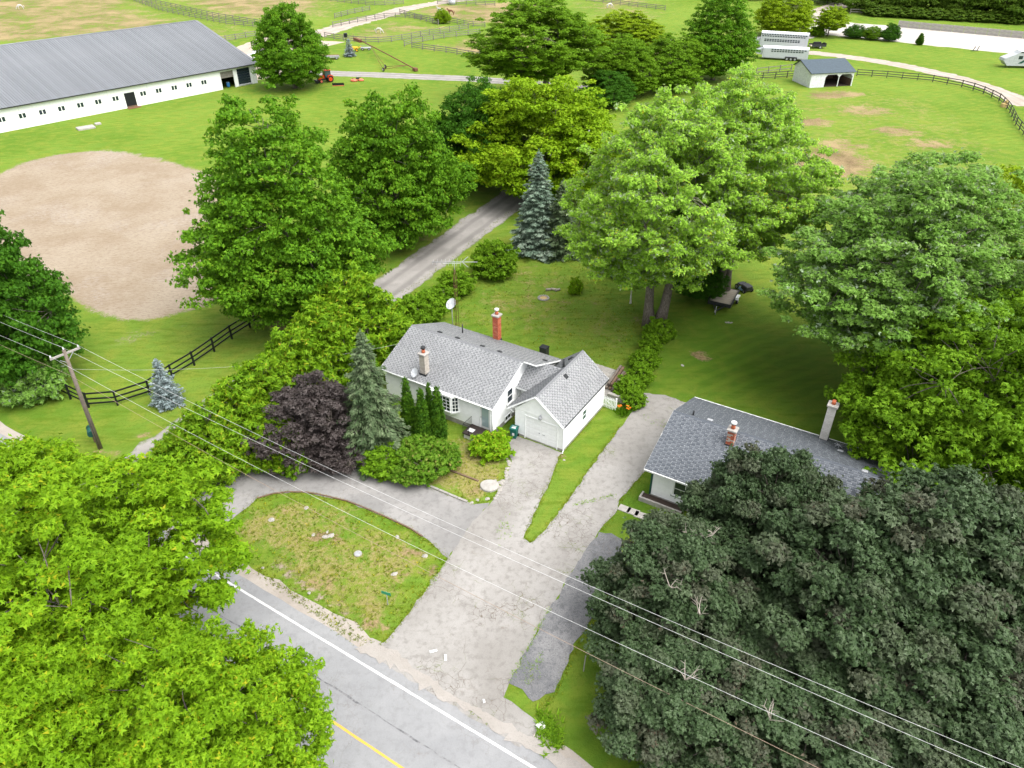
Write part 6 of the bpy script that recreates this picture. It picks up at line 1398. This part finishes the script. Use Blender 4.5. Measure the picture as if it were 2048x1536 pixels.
# ---------------------------------------------------------------- horses
def horse(label, p, rz, mat, graze=True):
    e = thing('horse', label, 'horse', (*G(*p)[:2],0), rz, 'horses in the paddocks')
    J = {'rump':(-.75,0,1.22,.30),'loin':(-.35,0,1.25,.29),'back':(0,0,1.2,.31),'withers':(.45,0,1.28,.28),'chest':(.62,0,1.08,.26)}
    if graze: J.update({'neck':(1.0,0,.85,.16),'poll':(1.28,0,.42,.11),'nose':(1.42,0,.08,.075)})
    else: J.update({'neck':(.95,0,1.5,.16),'poll':(1.15,0,1.85,.12),'nose':(1.5,0,1.6,.08)})
    E = [('rump','loin'),('loin','back'),('back','withers'),('withers','chest'),('chest','neck'),('neck','poll'),('poll','nose')]
    for s_, y in (('l',.19),('r',-.19)):
        J.update({'fs'+s_:(.5,y,.85,.14),'fk'+s_:(.53,y,.48,.075),'ff'+s_:(.5,y,.06,.06),'hs'+s_:(-.72,y,.88,.19),'hk'+s_:(-.84,y,.5,.085),'hf'+s_:(-.78,y,.06,.06)})
        E += [('chest','fs'+s_),('fs'+s_,'fk'+s_),('fk'+s_,'ff'+s_),('rump','hs'+s_),('hs'+s_,'hk'+s_),('hk'+s_,'hf'+s_)]
    ks = list(J); me = bpy.data.meshes.new('body'); me.from_pydata([J[k][:3] for k in ks], [(ks.index(a), ks.index(b)) for a, b in E], [])
    o = link(bpy.data.objects.new('body', me), e); sk_ = o.modifiers.new('skin', 'SKIN'); sub = o.modifiers.new('sub', 'SUBSURF'); sub.levels = sub.render_levels = 2
    for i, k in enumerate(ks): v = me.skin_vertices[0].data[i]; v.radius = (J[k][3], J[k][3]); v.use_root = (k == 'back')
    me.materials.append(M[mat])
    m = MB(); m.tube([(-1.0,0,1.2),(-1.14,0,.95),(-1.12,0,.5)], [.06,.09,.03], 7); m.build('tail', M[mat], e)
    m = MB(); pts = [J['withers'], J['neck'], J['poll']]; m.tube([(q[0]-.03,0,q[2]+q[3]*.95) for q in pts], [.04,.06,.05], 6); m.build('mane', M[mat], e)
    m = MB(); q = J['poll']
    for y in (-.06,.06): m.tube([(q[0]-.05,y,q[2]+.08),(q[0]-.08,y*1.3,q[2]+.22)], [.035,.008], 5)
    m.build('ears', M[mat], e)
horse('grey horse grazing in the fenced paddock beyond the auger', (758,67), R(-8), 'horse_white'); horse('pale horse grazing in the field behind the barn roof', (42,19), R(200), 'horse_white')
horse('bay horse behind the small bright green bush', (902,30), R(170), 'horse_bay', False); horse('white horse partly hidden by the small bright green bush', (880,26), R(150), 'horse_white', False); horse('white horse above the tall ash tree', (1219,16), R(20), 'horse_white')

# ---------------------------------------------------------------- tufts and weeds nobody could count
def tufts(name, label, cat, P_, size, mat, seed, k=7):
    r_ = np.random.RandomState(seed); n_ = len(P_); P3 = np.concatenate([P_, np.full((n_,1), .0)], 1)
    idx = np.repeat(np.arange(n_), k); a = r_.rand(n_*k)*6.283; A = unit(np.stack([np.cos(a)*.8, np.sin(a)*.8, .55+.5*r_.rand(n_*k)], 1)); s_ = size*(.5+r_.rand(n_*k))
    N_ = np.array([0,0,1.0])+r_.randn(n_*k,3)*.3; N_ = unit(N_-A*np.sum(N_*A, 1, keepdims=True))
    o = leaves_obj(name, P3[idx]+A*(s_*.5)[:,None]+np.concatenate([r_.randn(n_*k,2)*size*.25, np.zeros((n_*k,1))], 1), N_, A, s_, s_*.28, np.clip(.5+.28*r_.randn(n_*k), 0, 1), np.repeat(r_.rand(n_), k), M[mat], None)
    return tag(o, label, cat, None, 'stuff')
def scatter(poly, n_, seed, px=True):
    r_ = np.random.RandomState(seed); P_ = px_poly(poly) if px else np.array(poly); lo, hi = P_.min(0), P_.max(0); q = lo+(hi-lo)*r_.rand(n_*3, 2)
    return q[signed(P_, q[:,0], q[:,1]) > .05][:n_]
def edge_points(pts, n_, spread, seed, px=True):
    r_ = np.random.RandomState(seed); P_ = px_poly(pts) if px else np.array(pts); d = np.linalg.norm(np.diff(P_, axis=0), axis=1); s_ = np.concatenate([[0], np.cumsum(d)]); t_ = r_.rand(n_)*s_[-1]
    return np.stack([np.interp(t_, s_, P_[:,0]), np.interp(t_, s_, P_[:,1])], 1)+r_.randn(n_,2)*spread
edges = np.concatenate([edge_points([(1122,908),(1100,962),(1046,1075),(1060,1086),(1092,1060),(1140,995),(1200,908),(1240,852)], 1500, .1, 1), edge_points([(485,1022),(515,997),(560,985),(620,986),(700,1005),(760,1030),(820,1058),(870,1093),(897,1116),(850,1182),(800,1247),(768,1287)], 1600, .1, 2),
    edge_points([(1335,868),(1292,942),(1240,1002),(1236,1020),(1199,1066)], 600, .1, 3), edge_points([(1240,1120),(1192,1228),(1142,1316),(1110,1388),(1075,1420),(1090,1460),(1130,1500)], 900, .12, 4), edge_points([(515,1140),(560,1175),(620,1215),(690,1268),(735,1288)], 600, .15, 5),
    edge_points([(780,590),(820,578),(920,504),(1024,420)], 500, .2, 6), edge_points([(740,560),(820,518),(920,446),(1010,384)], 500, .2, 7), edge_points([(1130,900),(1205,815)], 300, .08, 8), edge_points([(810,930),(860,975),(945,1008),(985,1000),(1010,950)], 500, .1, 9)])
tufts('grass', 'uneven grass tufts along the edges of the driveways and lane', 'grass', edges[::2], .09, 'leaf_weed', 10, 5)
weeds = np.concatenate([scatter(ISLAND, 900, 11), scatter(YARD, 260, 12), scatter([(1310,640),(1290,700),(1240,740),(1210,735),(1050,690),(880,640),(960,560),(1150,520)], 900, 13)])
tufts('weeds', 'low yellow green weeds scattered through the lawns', 'weeds', weeds, .14, 'leaf_weed', 14, 6)
cw_ = np.concatenate([edge_points([(1000,1075),(1015,1040)], 40, .3, 15), edge_points([(1020,1360),(1060,1290),(1100,1215)], 110, .08, 16), scatter([(1040,1330),(1090,1300),(1080,1360),(1040,1380)], 70, 17), edge_points([(890,1120),(850,1182)], 60, .08, 18), edge_points([(1230,990),(1190,1000),(1150,1010)], 70, .1, 19), edge_points([(1290,830),(1340,860)], 30, .3, 20)])
tufts('crack_weeds', 'small green weeds growing in the driveway cracks', 'weeds', cw_, .1, 'leaf_shrub', 21, 6)
tufts('verge_plants', 'taller weeds around the crumpled white sheet at the verge', 'weeds', edge_points([(1085,1440),(1100,1470),(1110,1490)], 90, .3, 22), .3, 'leaf_ash', 23, 7)
